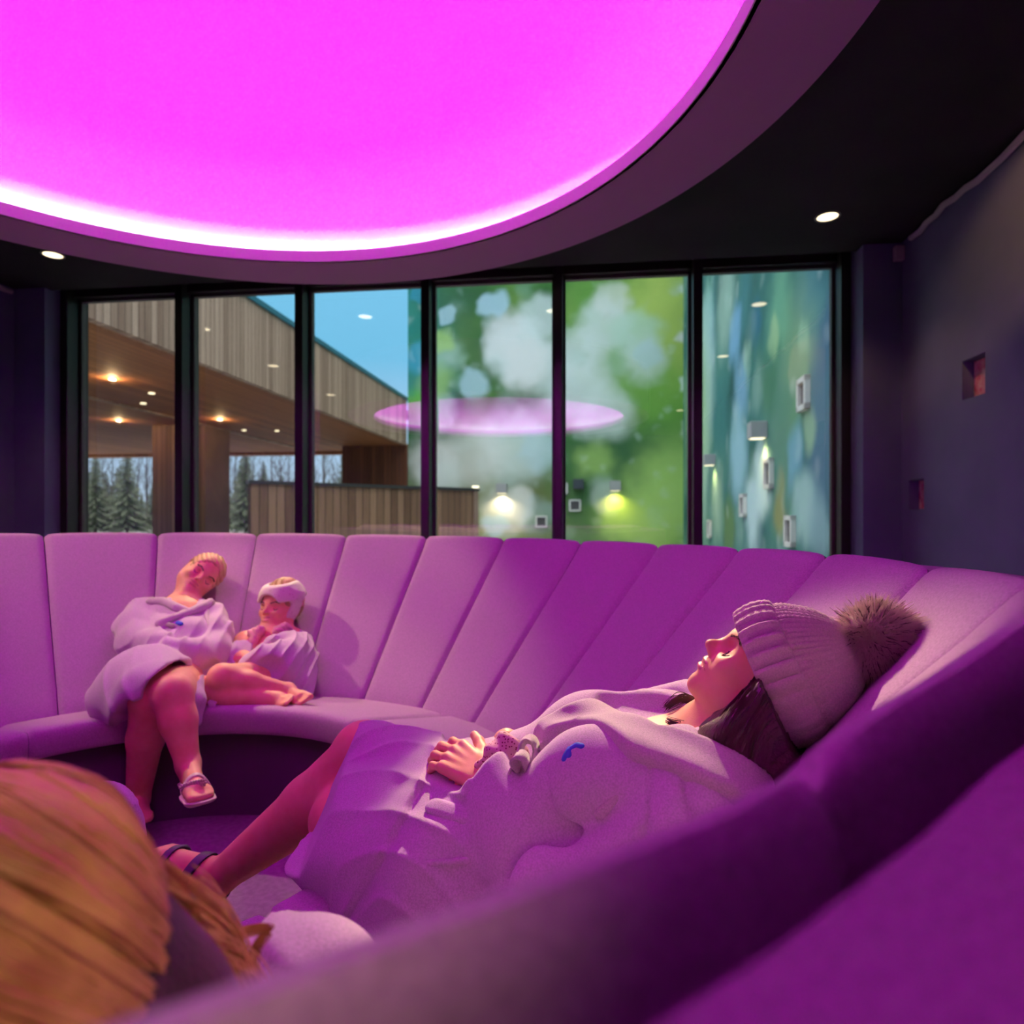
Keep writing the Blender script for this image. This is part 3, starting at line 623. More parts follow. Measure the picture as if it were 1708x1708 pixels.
def basis(f, u):
    f = np.array(f,float); f /= np.linalg.norm(f); u = np.array(u,float); u -= f*(u@f); u /= np.linalg.norm(u); l = np.cross(u,f)
    return np.stack([f,l,u],1).astype(np.float32)      # columns: forward, left, up

def head_field(Q, ear=True, soft=1.0):
    """Q in head axes (forward, left, up), metres; eyes closed"""
    S_ = Q.copy(); S_[:,1] = np.abs(S_[:,1])
    d = ell(Q, (-.022,0,.028), (.083,.068,.082))
    d = smin(d, ell(Q, (.000,0,-.018), (.060,.056,.066)), .03)
    jaw = smin(cap(S_, (.042,0,-.074), (-.012,.043,-.042), .013, .016), cap(S_, (-.012,.043,-.042), (-.018,.052,.0), .016, .014), .02)
    d = smin(d, jaw, .028)
    d = smin(d, ell(Q, (.034,0,-.044), (.029,.028,.032)), .016)                 # muzzle
    d = smin(d, ell(Q, (.0445,0,-.0775), (.0150,.0165,.0135)), .012)            # chin
    d = smin(d, cap(S_, (.0475,.010,.018), (.030,.046,.019), .0095, .009), .012)    # brow
    d = smin(d, ell(S_, (.030,.037,-.020), (.022,.020,.017)), .018)              # cheekbone
    d = smax(d, -ell(S_, (.0585,.030,.003), (.0135,.016,.0115)), .012)           # socket
    d = smin(d, ell(S_, (.0345,.0295,.0015), (.0135,.0150,.0125)), .004)         # closed lid over the eyeball
    nose = smin(cap(Q, (.0515,0,.012), (.0705,0,-.0140), .0058, .0068), ell(Q, (.0725,0,-.0175), (.0078,.0085,.0075)), .006)
    nose = smin(nose, ell(S_, (.0650,.0095,-.0215), (.0085,.0065,.0062)), .005)
    nose = smin(nose, cap(Q, (.062,0,-.023), (.071,0,-.020), .005, .004), .004)
    d = smin(d, nose, .007)
    d = smax(d, -ell(S_, (.0655,.0058,-.0280), (.0050,.0026,.0040)), .002)       # nostril
    d = smin(d, ell(Q, (.0562,0,-.0385), (.0112,.0190,.0046)), .004)
    d = smin(d, ell(Q, (.0562,0,-.0508), (.0112,.0165,.0052)), .004)
    d = smax(d, -cap(S_, (.070,0,-.0442), (.052,.0235,-.0465), .0014, .0012), .0018)
    d = smax(d, -ell(Q, (.0680,0,-.0620), (.0060,.016,.0040)), .006)
    if ear:
        e = ell(S_, (-.020,.066,-.004), (.017,.007,.029)); e = smax(e, -ell(S_, (-.017,.073,-.002), (.010,.006,.018)), .004); d = smin(d, e, .005)
    return d
def lip_mask(Q):
    a = smin(ell(Q,(.0600,0,-.0388),(.013,.0205,.0050)), ell(Q,(.0600,0,-.0508),(.013,.0180,.0062)), .002)
    return (a < 0)
def face_hair(name_parent, O, Bm, s, mat, lash=True, brow=True):
    """lashes and brows as thin curved hairs set on the face"""
    def on_face(ys, zs):
        xs = np.linspace(.09,.0,181, dtype=np.float32); out = []
        for y,z in zip(ys,zs):
            Q = np.stack([xs, np.full_like(xs,y), np.full_like(xs,z)],1); d = head_field(Q,False); i = np.argmax(d<0); out.append((float(xs[i]),y,z))
        return out
    def wp(q): return Vector((np.array(O)+Bm@(np.array(q)*s)).tolist())
    out = []
    if lash:
        mb = MB()
        for sd in (-1,1):
            ys = [sd*(.0215+.021*k/10) for k in range(11)]; zs = [-.0015-.0062*math.sin(PI*k/10)-.001*k/10 for k in range(11)]
            arc = [(x+.0004,y,z) for x,y,z in on_face(ys,zs)]
            mb.tube([wp(q) for q in arc], .0011*s, 5)
            for k in range(1,10):
                q = arc[k]; mb.tube([wp(q), wp((q[0]+.0030,q[1]+sd*.0028,q[2]-.0030))], [.0006*s,.0002], 3, False)
        out.append(mb.build('eyelashes', mat, name_parent))
    if brow:
        mb = MB(); r_ = random.Random(3); ts_ = [r_.random() for _ in range(70)]
        ys = [.014+.032*t for t in ts_]; zs = [.0165+.007*math.sin(PI*min(t*1.1,1)*.8)+r_.uniform(-.002,.002) for t in ts_]
        for (x,y,z) in on_face(ys,zs):
            for sd in (-1,1): mb.tube([wp((x,sd*y,z)), wp((x+.0004,sd*(y+.006),z+.0012))], [.0007*s,.0003*s], 3, False)
        out.append(mb.build('eyebrows', mat, name_parent))
    return out
def hand_prims(w, f, n, L=.17, curl=(.5,.5,.5,.5), spread=.09, thumb=1, side=1, th_out=.8, th_curl=.4):
    """wrist point w, finger direction f, palm normal n (the way the palm faces); side=+1: the thumb on cross(f,n)"""
    f = np.array(f,float); f /= np.linalg.norm(f); n = np.array(n,float); n -= f*(n@f); n /= np.linalg.norm(n); x = np.cross(f,n)*side
    k = L/.17; w = np.array(w,float); pr = []; tips = []
    for i,(lx,ly) in enumerate(((.028,.088),(.010,.092),(-.009,.088),(-.027,.079))):
        r1 = w+(x*lx+f*ly)*k; pr.append((w+x*lx*.5*k, r1, .0145*k, .0108*k))
        ln = (.042,.047,.044,.034)[i]*k; a = spread*(1.5-i); d0 = f*math.cos(a)+x*math.sin(a); c = curl[i]; p = r1; rad = (.0088,.0088,.0084,.0075)[i]*k; ang = 0
        for l_,cc in ((ln,.6),(ln*.62,1.0),(ln*.48,.7)):
            ang += c*cc; d = d0*math.cos(ang)+n*math.sin(ang); q = p+d*l_; pr.append((p,q,rad,rad*.93)); p = q; rad *= .93
        tips.append((p, d, -(n*math.cos(ang)-d0*math.sin(ang))))
    if thumb:
        r0 = w+(x*.022+f*.022)*k; d = f*math.cos(th_out)+x*math.sin(th_out); d = d*math.cos(th_curl*.6)+n*math.sin(th_curl*.6)
        q = r0+d*.042*k; pr.append((w+f*.01*k,r0,.014*k,.0135*k)); pr.append((r0,q,.0135*k,.0105*k)); d2 = d*(1-th_curl*.5)+f*th_curl; d2 /= np.linalg.norm(d2)
        q2 = q+d2*.032*k; pr.append((q,q2,.0105*k,.0095*k)); d3 = d2*.8+f*.3; d3 /= np.linalg.norm(d3); q3 = q2+d3*.024*k; pr.append((q2,q3,.0095*k,.0082*k)); tips.append((q3,d3,-n))
    return pr, tips
def prims(P, pr, k=.006):
    d = None
    for a,b,ra,rb in pr:
        e = cap(P,a,b,ra,rb); d = e if d is None else smin(d,e,k)
    return d
def foot_prims(ank, heel, ball, up, L=.235, side=1):
    """foot from the ankle; toes fan past the ball; side=+1 puts the big toe on cross(dir, up)"""
    heel = np.array(heel,float); ball = np.array(ball,float); up = np.array(up,float); f = ball-heel; f /= np.linalg.norm(f); up -= f*(up@f); up /= np.linalg.norm(up); x = np.cross(f,up)*side
    k = L/.235; pr = [(np.array(ank,float),heel+up*.012*k,.034*k,.027*k),(heel+up*.01*k,ball+x*.014*k,.027*k,.021*k),(heel+up*.01*k,ball-x*.022*k,.025*k,.016*k),(np.array(ank,float),ball+up*.008*k,.033*k,.019*k)]
    toes = []
    for i,(lx,l0,r_) in enumerate(((.024,.046,.0125),(.006,.044,.0085),(-.008,.038,.0080),(-.021,.031,.0075),(-.033,.022,.0072))):
        a = ball+x*lx*k+f*(.004)*k; b = a+f*l0*k-up*.003*k; pr.append((a-f*.02*k,b,r_*1.15*k,r_*k)); toes.append((b+f*r_*.6*k, f, up, r_*k))
    return pr, toes
def nails(name, tips, mat, parent, s=1.0, col_r=.0055):
    mb = MB()
    for (p,d,n) in tips:
        p = Vector(p); d = Vector(d).normalized(); n = Vector(n); n = (n-d*n.dot(d)).normalized(); x = d.cross(n)
        vs = []; fs = []; N1 = 8
        for i in range(5):
            for j in range(N1):
                a = 2*PI*j/N1; rr = (.25+.75*i/4) if i < 4 else 1.05
                lx = math.cos(a)*col_r*.95*rr*s; ly = math.sin(a)*col_r*1.45*rr*s
                hz = .0072*s - (lx*lx)*70/s - (.0022*s if i == 4 else 0) - max(0,ly)*.25
                vs.append(p+x*lx+d*(ly-.001)+n*hz)
        for i in range(4):
            for j in range(N1): fs.append((i*N1+j,i*N1+(j+1)%N1,(i+1)*N1+(j+1)%N1,(i+1)*N1+j))
        fs.append(tuple(range(N1))[::-1]); mb.add(vs, fs)
    return mb.build(name, mat, parent, True)

M['skin'] = add_noise(principled('skin', (.84,.40,.28), .5, spec=.35), (.82,.37,.25), (.87,.44,.31), 30, 3, bump=.12, bscale=600)
M['skin'].node_tree.nodes['Principled BSDF'].inputs['Subsurface Weight'].default_value = .12
M['skin'].node_tree.nodes['Principled BSDF'].inputs['Subsurface Radius'].default_value = (.012,.004,.002)
M['lips'] = principled('lips', (.62,.22,.20), .4)
M['lash'] = principled('dark_lash', (.03,.015,.012), .7)
M['robe'] = fabric('robe_terry', (.66,.44,.70), .12, 380, .3, .3)
M['robe_trim'] = fabric('robe_hood_fleece', (.62,.46,.60), .14, 500, .4, .35)
M['print_blue'] = principled('blue_print', (.03,.10,.42), .8)
M['print_grey'] = principled('grey_print', (.33,.33,.28), .8)
M['red_polish'] = principled('red_nail_polish', (.75,.02,.03), .25)
M['hair_dark'] = add_noise(principled('dark_brown_hair', (.03,.015,.01), .4, spec=.5), (.012,.005,.004), (.06,.028,.016), 9, 4, (1,1,1), bump=.5, bscale=300)
M['hair_strand'] = principled('dark_brown_strands', (.045,.02,.014), .32, spec=.6)
M['hair_blonde'] = add_noise(principled('blonde_hair', (.5,.3,.15), .5, spec=.35), (.30,.15,.07), (.66,.42,.22), 10, 4, bump=.5, bscale=200)
M['knit'] = fabric('cream_knit', (.84,.62,.72), .1, 500, .8, .5)
M['knit_edge'] = fabric('knit_edge', (.9,.82,.8), .08, 500, .8, .5)
M['fur'] = add_noise(principled('pale_fur', (.75,.58,.6), .8, spec=.2), (.75,.55,.58), (.95,.8,.8), 14, 3)
n_ = M['fur'].node_tree; b_ = n_.nodes['Principled BSDF']; o_ = n_.nodes['Material Output']; t_ = n_.nodes.new('ShaderNodeBsdfTranslucent'); m_ = n_.nodes.new('ShaderNodeMixShader')
t_.inputs[0].default_value = (.9,.72,.74,1); m_.inputs[0].default_value = .5; n_.links.new(b_.outputs[0], m_.inputs[1]); n_.links.new(t_.outputs[0], m_.inputs[2]); n_.links.new(m_.outputs[0], o_.inputs[0])
M['fur_dark'] = principled('dark_fur_tips', (.08,.03,.05), .8)
M['black_strap'] = principled('black_strap', (.02,.02,.03), .6)
def spot_mat(name, base, spot, scale, size):
    m = principled(name, base, .8, spec=.15); n = m.node_tree; L = n.links.new
    tc = n.nodes.new('ShaderNodeTexCoord'); vo = n.nodes.new('ShaderNodeTexVoronoi'); vo.inputs['Scale'].default_value = scale; L(tc.outputs['Object'], vo.inputs[0])
    lt = n.nodes.new('ShaderNodeMath'); lt.operation = 'LESS_THAN'; lt.inputs[1].default_value = size; L(vo.outputs['Distance'], lt.inputs[0])
    mx = n.nodes.new('ShaderNodeMix'); mx.data_type = 'RGBA'; L(lt.outputs[0], mx.inputs[0]); mx.inputs[6].default_value = (*base,1); mx.inputs[7].default_value = (*spot,1); L(mx.outputs[2], n.nodes['Principled BSDF'].inputs['Base Color']); return m
M['spotted'] = spot_mat('pink_spotted_cotton', (.85,.5,.6), (.3,.03,.12), 210, .3)
M['band_spot'] = spot_mat('white_band_print', (.85,.75,.74), (.5,.15,.3), 90, .16)
def ribbon(name, pts, wdir, w, th, mat, parent, mb=None):
    """flat band along pts; wdir = direction(s) of its width"""
    m_ = mb or MB(); pts = [Vector(p) for p in pts]; k = len(pts); vs = []
    for i,p in enumerate(pts):
        t = (pts[min(i+1,k-1)]-pts[max(i-1,0)]).normalized(); wd = Vector(wdir[i] if isinstance(wdir,list) else wdir); wd = (wd-t*wd.dot(t)).normalized(); nn = t.cross(wd)
        for a_,b_ in ((-1,-1),(1,-1),(1,1),(-1,1)): vs.append(p+wd*a_*w/2+nn*b_*th/2)
    fs = [(i*4+j,i*4+(j+1)%4,(i+1)*4+(j+1)%4,(i+1)*4+j) for i in range(k-1) for j in range(4)]+[(3,2,1,0),((k-1)*4,(k-1)*4+1,(k-1)*4+2,(k-1)*4+3)]
    m_.add(vs, fs)
    if mb is None: return m_.build(name, mat, parent, True)
def smooth_path(pts, n=8):
    """Catmull-Rom through the points"""
    P_ = [np.array(p,float) for p in pts]; P_ = [2*P_[0]-P_[1]]+P_+[2*P_[-1]-P_[-2]]; out = []
    for i in range(1,len(P_)-2):
        for j in range(n):
            t = j/n; a,b,c,d = P_[i-1:i+3]; out.append(.5*((2*b)+(-a+c)*t+(2*a-5*b+4*c-d)*t*t+(-a+3*b-3*c+d)*t**3))
    out.append(P_[-2]); return out
def hitpix(fn, px, py, Y0, Y1, n=500):
    Y = np.linspace(Y0,Y1,n,dtype=np.float32); P = np.stack([(px-854)/F*Y, Y, E-(py-H0)/F*Y],1).astype(np.float32); d = fn(P); i = int(np.argmax(d<0))
    if d[i] >= 0: i = int(np.argmin(d))
    return P[i]
def wav(P, k, ph=0, warp=.6, wk=7.0):
    """ridged cloth wave along direction k (1/m, radians)"""
    k = V3(k); q = P@k+ph; w = np.sin(P@V3((wk,-wk*.7,wk*.9))+ph*1.7)*warp*3+np.sin(P@V3((-wk*2.1,wk*1.3,wk*1.7))+ph)*warp
    return np.sin(q+w)
# ------------------------------------------------------------------ sleeping woman on the right
A_ = lambda x,y,Z: np.array(at(x,y,Z))
w1 = empty('person', (.0,1.1,.35), 'woman in cream bobble hat and robe lying asleep on the right of the sofa', 'person')
HO = A_(1262,1120,.95); rr = np.array((.934,-.358,0)); HB = basis(-.75*rr+np.array((0,0,.66)), .66*rr+np.array((0,0,.75)))
NB = np.array((.325,.995,.688)); SL = np.array((.285,.86,.632)); SR = np.array((.33,1.16,.65))
KR = np.array((-.325,1.40,.505)); AR = A_(372,1458,1.46); KL = np.array((-.355,1.31,.405)); AL = np.array((-.375,1.38,.085))
ELB = np.array((.065,.875,.485)); WL_ = np.array((-.035,1.02,.600)); ERB = np.array((.13,1.28,.50)); WR_ = np.array((-.01,1.16,.615))
heel = A_(362,1482,1.45); ball = A_(278,1432,1.53)
fpR, toesR = foot_prims(AR, heel, ball, (.10,-.25,.95), .235, -1)
fpL, toesL = foot_prims(AL, (-.365,1.375,.025), (-.53,1.43,.02), (0,0,1), .235, 1)
hL, tL = hand_prims(WL_+np.array((-.012,.01,.004)), (-.55,.60,.12), (.42,.10,-.9), .165, (.55,.5,.55,.65), .05, 1, -1, .6, .3)
hR, tR = hand_prims(WR_+np.array((-.02,-.015,-.012)), (-.60,-.55,-.10), (.30,.15,-.94), .165, (.75,.85,.9,.9), .12, 1, 1, .6, .4)
body1 = [(NB,SL,.040,.045),(NB,SR,.040,.045),(SL,ELB,.043,.036),(ELB,WL_,.035,.025),(SR,ERB,.043,.036),(ERB,WR_,.035,.025)]
tor = [(np.array((.25,.93,.60)),np.array((.0,1.02,.47)),.085,.10),(np.array((.265,1.12,.61)),np.array((.0,1.18,.48)),.085,.10),(np.array((.285,1.02,.625)),np.array((.14,1.04,.585)),.078,.09)]
def body_f(P):
    d = head_field((P-V3(HO))@HB, True)
    d = smin(d, cap(P, HO+HB@np.array((-.022,0,-.045)), NB, .050, .052), .028)
    d = smin(d, prims(P, tor, .06), .05)
    d = smin(d, prims(P, body1, .03), .03)
    d = smin(d, chain(P, [((-.05,1.18,.46),.105),(KR,.063),(KR*.64+AR*.36+np.array((0,0,-.016)),.066),(AR,.038)], .02), .04)
    d = smin(d, ell(P, KR+np.array((.0,0,.018)), (.05,.045,.045)), .03)
    d = smin(d, chain(P, [((-.08,1.04,.44),.105),(KL,.056),(KL*.6+AL*.4,.052),(AL,.034)], .02), .04)
    d = smin(d, prims(P, fpR, .014), .014); d = smin(d, prims(P, fpL, .014), .014)
    d = smin(d, prims(P, hL, .006), .008); d = smin(d, prims(P, hR, .006), .008)
    return d
hb = (HO-np.array((.10,.10,.11)), HO+np.array((.12,.10,.115)))
hd = (np.array((-.19,.93,.53)), np.array((.045,1.20,.70)))
ft = (np.array((-.95,1.38,.08)), np.array((-.60,1.66,.30)))
p0 = surf(body_f, (-.70,.72,.0), (.46,1.52,.86), .0055, exclude=[(l_+.003,h_-.003) for l_,h_ in (hb,hd,ft)])
parts = [p0] + [surf(body_f, l_, h_, r_) for (l_,h_),r_ in ((hb,.0016),(hd,.0022),(ft,.0026))]
HBl = HB; HOl = V3(HO)
skin1 = qobj('body', parts, [M['skin'],M['lips']], w1, lambda c: (lip_mask((c-HOl)@HBl)).astype(int), (0,1.1,.35))
skin1.location = (0,0,0)
face_hair(w1, HO-np.array((0,1.1,.35)), HB, 1.0, M['lash'])
def rel(o, loc):
    o.location = Vector(o.location) - Vector(loc); return o
W1L = (0,1.1,.35)
o = nails('fingernails', [(p-np.array(W1L),d,n) for p,d,n in tL], M['red_polish'], w1)
o['label'] = 'red painted fingernails'
nails('toenails', [(p-np.array(W1L)-f_*.004,f_,u_) for p,f_,u_,r_ in toesR], M['red_polish'], w1, .9)['label'] = 'red painted toenails'

# the robe
hemn = np.cross(A_(540,1370,1.32)-A_(612,1205,1.40), A_(522,1425,1.22)-A_(612,1205,1.40)); hemn /= np.linalg.norm(hemn)
if hemn[0] > 0: hemn = -hemn
hem0 = A_(526,1370,1.32)
lat = V3((-.16,-.987,0)); axd = V3((.80,-.13,.585)); nrm = V3((-.577,.09,.81))
def torso_robe(P):
    d = prims(P, [(np.array((.24,.935,.60)),np.array((.05,1.0,.515)),.112,.105),(np.array((.25,1.115,.61)),np.array((.05,1.14,.525)),.112,.105),(np.array((.05,1.0,.515)),np.array((-.07,1.03,.455)),.105,.13),(np.array((.05,1.14,.525)),np.array((-.07,1.17,.47)),.105,.125)], .05)
    d = smin(d, ell(P, (.125,.965,.640), (.075,.068,.062)), .05); d = smin(d, ell(P, (.135,1.11,.650), (.075,.068,.062)), .05)
    d = smin(d, cap(P, SL, SR, .062, .062), .05)
    return d
def skirt(P):
    d = prims(P, [((-.05,1.18,.465),KR+np.array((-.02,.01,.0)),.122,.068),((-.08,1.04,.44),(-.36,1.19,.425),.120,.070),((-.07,1.10,.455),(-.37,1.275,.455),.115,.07)], .05)
    low = prims(P, [((-.20,1.04,.365),(.08,.94,.42),.050,.09),((-.31,1.13,.352),(-.18,1.05,.352),.030,.045)], .03)
    d = smin(d, low, .05)
    return d
FL0 = A_(700,1320,1.10); _fa, _fb = A_(752,1268,1.10), A_(628,1485,1.08); FLN = np.cross(_fb-_fa, np.array((0,.9,-.1))); FLN /= np.linalg.norm(FLN)
if FLN[0] > 0: FLN = -FLN
def robe1(P):
    t = torso_robe(P); s_ = skirt(P); d = smin(t, s_, .05)
    sl = smin(chain(P, [(SL,.072),(ELB,.072),(WL_+np.array((.004,-.006,-.004)),.052)], .03), chain(P, [(SR,.068),(ERB,.062),(WR_,.044)], .03), .02)
    # cuff: the sleeve ends short of the wrist
    cdir = V3((WL_-ELB)/np.linalg.norm(WL_-ELB)); sl = smax(sl, (P-V3(WL_))@cdir-.004, .006)
    d = smin(d, sl, .016)
    q = P@axd
    tw = np.clip((q-.62)/.1, 0, 1)
    # cloth folds: drag lines on chest, pulls on the sleeve, long folds down the skirt
    chest = wav(P,(20,38,-55),.4,.6,8)*.0065
    sk = (1-np.abs(wav(P,(14,30,24),1.1,.9,7)))**2*.0065 + wav(P,(-22,30,40),.2,.6,9)*.0028
    near = np.clip((.07-np.abs(sl))/.07, 0, 1)
    slv = -((1-np.abs(wav(P,(40,34,-26),2.0,.9,11)))**2-.3)*.013*(1+wav(P,(9,-14,12),.5,.3,4)*.8)
    m = np.clip((-.02-P[:,0])/.08, 0, 1)
    d = d - (1-m)*chest - m*sk - near*slv*(1-m*.5)
    fs_ = (P-V3(FL0))@V3(FLN); d = d - .011*np.clip(fs_/.012,0,1)*np.clip((.40+.25-P[:,2]*0-np.abs(P[:,0]+.10)*2)/.1,0,1)*np.exp(-np.maximum(fs_,0)/.09)
    # hem
    pl = (P-V3(hem0))@V3(hemn); low = np.clip((P[:,2]-.37)/.03,0,1)
    pl = pl - (1-low)*.06
    d = smax(d, pl, .008); d = smax(d, -np.maximum(d+.012, -(pl+.07)), .004)
    # open neck
    d = smax(d, -cap(P, NB+np.array((-.01,0,.06)), (.175,1.075,.735), .052, .040), .015)
    d = smax(d, -cap(P, NB, HO, .056, .07), .01)
    return d
rb = surf(robe1, (-.46,.76,.28), (.42,1.50,.78), .0036)
robe_o = qobj('robe', [rb], [M['robe']], w1, None, W1L)
# parts that lie on the robe follow its surface
def torso_all(P):
    d = torso_robe(P); return smin(d, skirt(P), .05)
def lay(name, paths, width, th, mat, h=.0025, base=None, wob=0, pad=.03, edge=.006, parent=None, field=None):
    """a strip of cloth laid on the robe along pixel-traced lines"""
    base = base or torso_all
    pp = []
    for pa in paths: pp.append([V3(hitpix(base, x,y, .70, 1.5)) for (x,y) in pa])
    allp = np.array([q for pa in pp for q in pa]); lo = allp.min(0)-width-pad; hi = allp.max(0)+width+pad
    def fn(P):
        dp = None
        for pa in pp:
            e_ = path(P, pa); dp = e_ if dp is None else np.minimum(dp, e_)
        b_ = np.abs(base(P)-th*.35)-th*.65
        if wob: b_ = b_-wav(P,(60,40,70),1,.5,8)*wob
        return smax(b_, dp-width, edge)
    r_ = surf(fn, lo, hi, h); o = qobj(name, [r_], [mat], parent or w1, None, W1L); return o
lay('hood_collar', [[(922,1228),(950,1212),(985,1200),(1030,1214),(1078,1244)],[(1078,1244),(1110,1250),(1150,1264),(1200,1286),(1248,1308)]], .036, .018, M['robe_trim'], .0025, wob=.003, edge=.006)['label'] = 'folded hood collar'
col2 = prims
def farcol(P):
    d = chain(P, [(A_(985,1196,1.10),.018),(A_(1040,1186,1.16),.024),(A_(1080,1180,1.16),.027),(A_(1150,1186,1.12),.022),(A_(1180,1205,1.08),.02)], .015)
    return d - wav(P,(70,60,90),1,.5,8)*.004
qobj('hood_far_side', [surf(farcol, (.08,.98,.62), (.42,1.26,.78), .0028)], [M['robe_trim']], w1, None, W1L)
lay('belt', [[(868,1296),(872,1330),(880,1380),(900,1440)]], .014, .010, M['robe'], .0025)
lay('hip_pocket', [[(724,1346),(756,1356),(786,1362)]], .015, .007, M['robe'], .0025)['label'] = 'hip pocket flap'
lay('hip_pocket', [[(712,1440),(750,1438),(790,1434)]], .0055, .008, M['robe'], .002)['label'] = 'stitched lower pocket edge'
lay('collar_strap', [[(1098,1272),(1060,1300),(1030,1328),(1000,1358)]], .008, .007, M['robe_trim'], .0022)
# print on the chest: flower and letters
def mark(name, strokes, w, mat, lab=None):
    o = lay(name, strokes, w, .0075, mat, .0011 if w < .004 else .0016, base=lambda P: torso_all(P)-.0015, edge=.001, pad=.004)
    if lab: o['label'] = lab
lay('chest_print', [[(950,1254),(945,1262),(943,1268)],[(951,1251),(951,1262)],[(955,1250),(963,1245),(971,1247)]], .0062, .009, M['print_blue'], .0014, edge=.002, pad=.01)['label'] = 'blue flower print'
lay('chest_print', [[(955,1243),(962,1234),(970,1228)],[(968,1237),(977,1230)]], .003, .009, M['print_grey'], .0016, edge=.002, pad=.01)['label'] = 'pale grey petal print'
lay('chest_print', [[(922,1260),(929,1262),(924,1267)],[(925,1271),(931,1272)],[(924,1278),(928,1275),(931,1280),(927,1284),(923,1281)]], .0016, .009, M['print_blue'], .001, edge=.0008, pad=.01)['label'] = 'small blue lettering'
# belt bow
def bow(pts, wd, w=.021): 
    ribbon('belt_bow', [p-np.array(W1L) for p in smooth_path([A_(*q) for q in pts],7)], wd, w, .0035, None, None, bowm)
bowm = MB()
bow([(872,1288,.985),(868,1262,.985),(874,1240,1.0),(887,1237,1.01),(895,1250,1.02),(888,1270,1.0),(876,1288,.985)], (.35,.93,0), .026)
bow([(874,1288,.98),(858,1268,.965),(862,1260,.96),(872,1262,.96),(880,1275,.965),(878,1288,.97)], (.4,.9,.1), .026)
bow([(874,1284,.98),(858,1280,.975),(850,1292,.97),(842,1308,.98)], (.4,.9,.1), .022)
bow([(877,1288,.972),(874,1300,.955),(868,1318,.95),(864,1340,.945)], (.9,.2,.1), .021)
bowm.build('belt_bow', M['robe_trim'], w1, True)
o = qobj('belt_knot', [surf(lambda P: ell(P, A_(876,1288,.975), (.012,.012,.009))-wav(P,(200,100,200),0,.2)*.001, A_(876,1288,.975)-.03, A_(876,1288,.975)+.03, .002)], [M['robe_trim']], w1, None, W1L)
# spotted cloth held on the lap
cc = A_(846,1252,1.04)
def cloth_f(P):
    d = np.maximum(ell(P, cc, (.034,.030,.028)), np.abs((P-V3(cc))@V3((.5,.3,.8)))-.021); d = smin(d, cap(P, cc+np.array((-.02,-.005,-.008)), cc+np.array((-.045,-.005,-.018)), .010,.008), .012)
    return d - wav(P,(90,70,110),1,.4,14)*.0035
o = qobj('spotted_cloth', [surf(cloth_f, cc-.07, cc+.07, .002)], [M['spotted']], None, None, cc); o.location = cc
tag(o, 'small pink spotted cloth held in the hands of the woman in the bobble hat', 'cloth')
# sandal of the outstretched foot: sole and two black straps
fF = (ball-heel)/np.linalg.norm(ball-heel); fU = np.array((.10,-.25,.95)); fU -= fF*(fU@fF); fU /= np.linalg.norm(fU)
def sandal_f(P):
    ftf = prims(P, fpR, .014); x = (P-V3(heel))@V3(fF); z = (P-V3(heel))@V3(fU)
    st = np.minimum(np.abs(x-.075+z*.3)-.014, np.abs(x-.155)-.010); s1 = smax(np.abs(ftf-.003)-.003, st, .002)
    sole = smax(smax(ftf-.006, (z+.014), .004), -(z+.030), .002)
    return np.minimum(s1, sole)
qobj('sandal', [surf(sandal_f, ft[0], ft[1], .0025)], [M['black_strap']], w1, None, W1L)['label'] = 'black strapped sandal'

HDV = np.array((.358,.934,0)); HC0 = A_(1272,1130,.945)
def HP(px, py, off=0):
    u = (px-854)/F; return A_(px, py, float(HC0@HDV+off)/(u*HDV[0]+HDV[1]))
ax = HP(1337,1108)-HP(1272,1130); ax /= np.linalg.norm(ax)
dn = HP(1305,1233)-HP(1240,1028); dn -= ax*(dn@ax); dn /= np.linalg.norm(dn); dp = np.cross(ax, dn)
# hair
def hair1(P):
    Q = (P-V3(HO))@HB
    d = chain(P, [(A_(1290,1085,.925),.058),(A_(1272,1150,.905),.060),(A_(1245,1205,.90),.058),(A_(1228,1250,.90),.048)], .04)
    d = smin(d, chain(P, [(A_(1272,1170,.90),.05),(A_(1290,1240,.885),.05),(A_(1265,1310,.87),.03)], .04), .04)
    d = smin(d, chain(P, [(A_(1165,1185,1.05),.012),(A_(1140,1170,1.06),.016),(A_(1118,1172,1.06),.012)], .01), .01)
    d = smax(d, Q[:,0]-.004-np.clip(-.062-Q[:,2],0,1)*.12, .010)        # keep the face clear
    d = smax(d, -cap(P, HO+HB@np.array((.03,.03,-.085)), A_(1150,1215,.98), .022, .045), .01)
    hh_ = P-V3(HC0); xa = hh_@V3(ax); hatv = ell(P, HP(1345,1106), (.088,.100,.092), np.stack([ax,dn,dp],1).astype(np.float32))
    pr_ = np.linalg.norm(hh_-xa[:,None]*V3(ax), axis=1); d = smax(d, -np.maximum(.004-xa, np.abs(hh_@V3(dn))-.104), .004); d = smax(d, -hatv, .004)
    return d - (np.abs(np.sin(Q[:,0]*150+Q[:,1]*110+np.sin(Q[:,2]*30)*1.5+np.sin(Q[:,0]*60)*2))-.5)*.0022 - np.abs(np.sin(Q[:,0]*520-Q[:,1]*360+np.sin(Q[:,2]*40)))*.0012
hp = [surf(hair1, (.20,.78,.56), (.44,1.14,.86), .0026)]
def strand_mesh(paths, r0, r1, n=3):
    mb = MB()
    for pa in paths: k_ = len(pa); mb.tube(pa, [r0+(r1-r0)*i/(k_-1) for i in range(k_)], n, False)
    return mb
hair_o = qobj('hair', hp, [M['hair_dark']], w1, None, W1L); hair_o['label'] = 'long dark brown hair'
pa = []; r_ = random.Random(5); pb_ = []
def sp(a_,b_,t): return a_+(b_-a_)*t
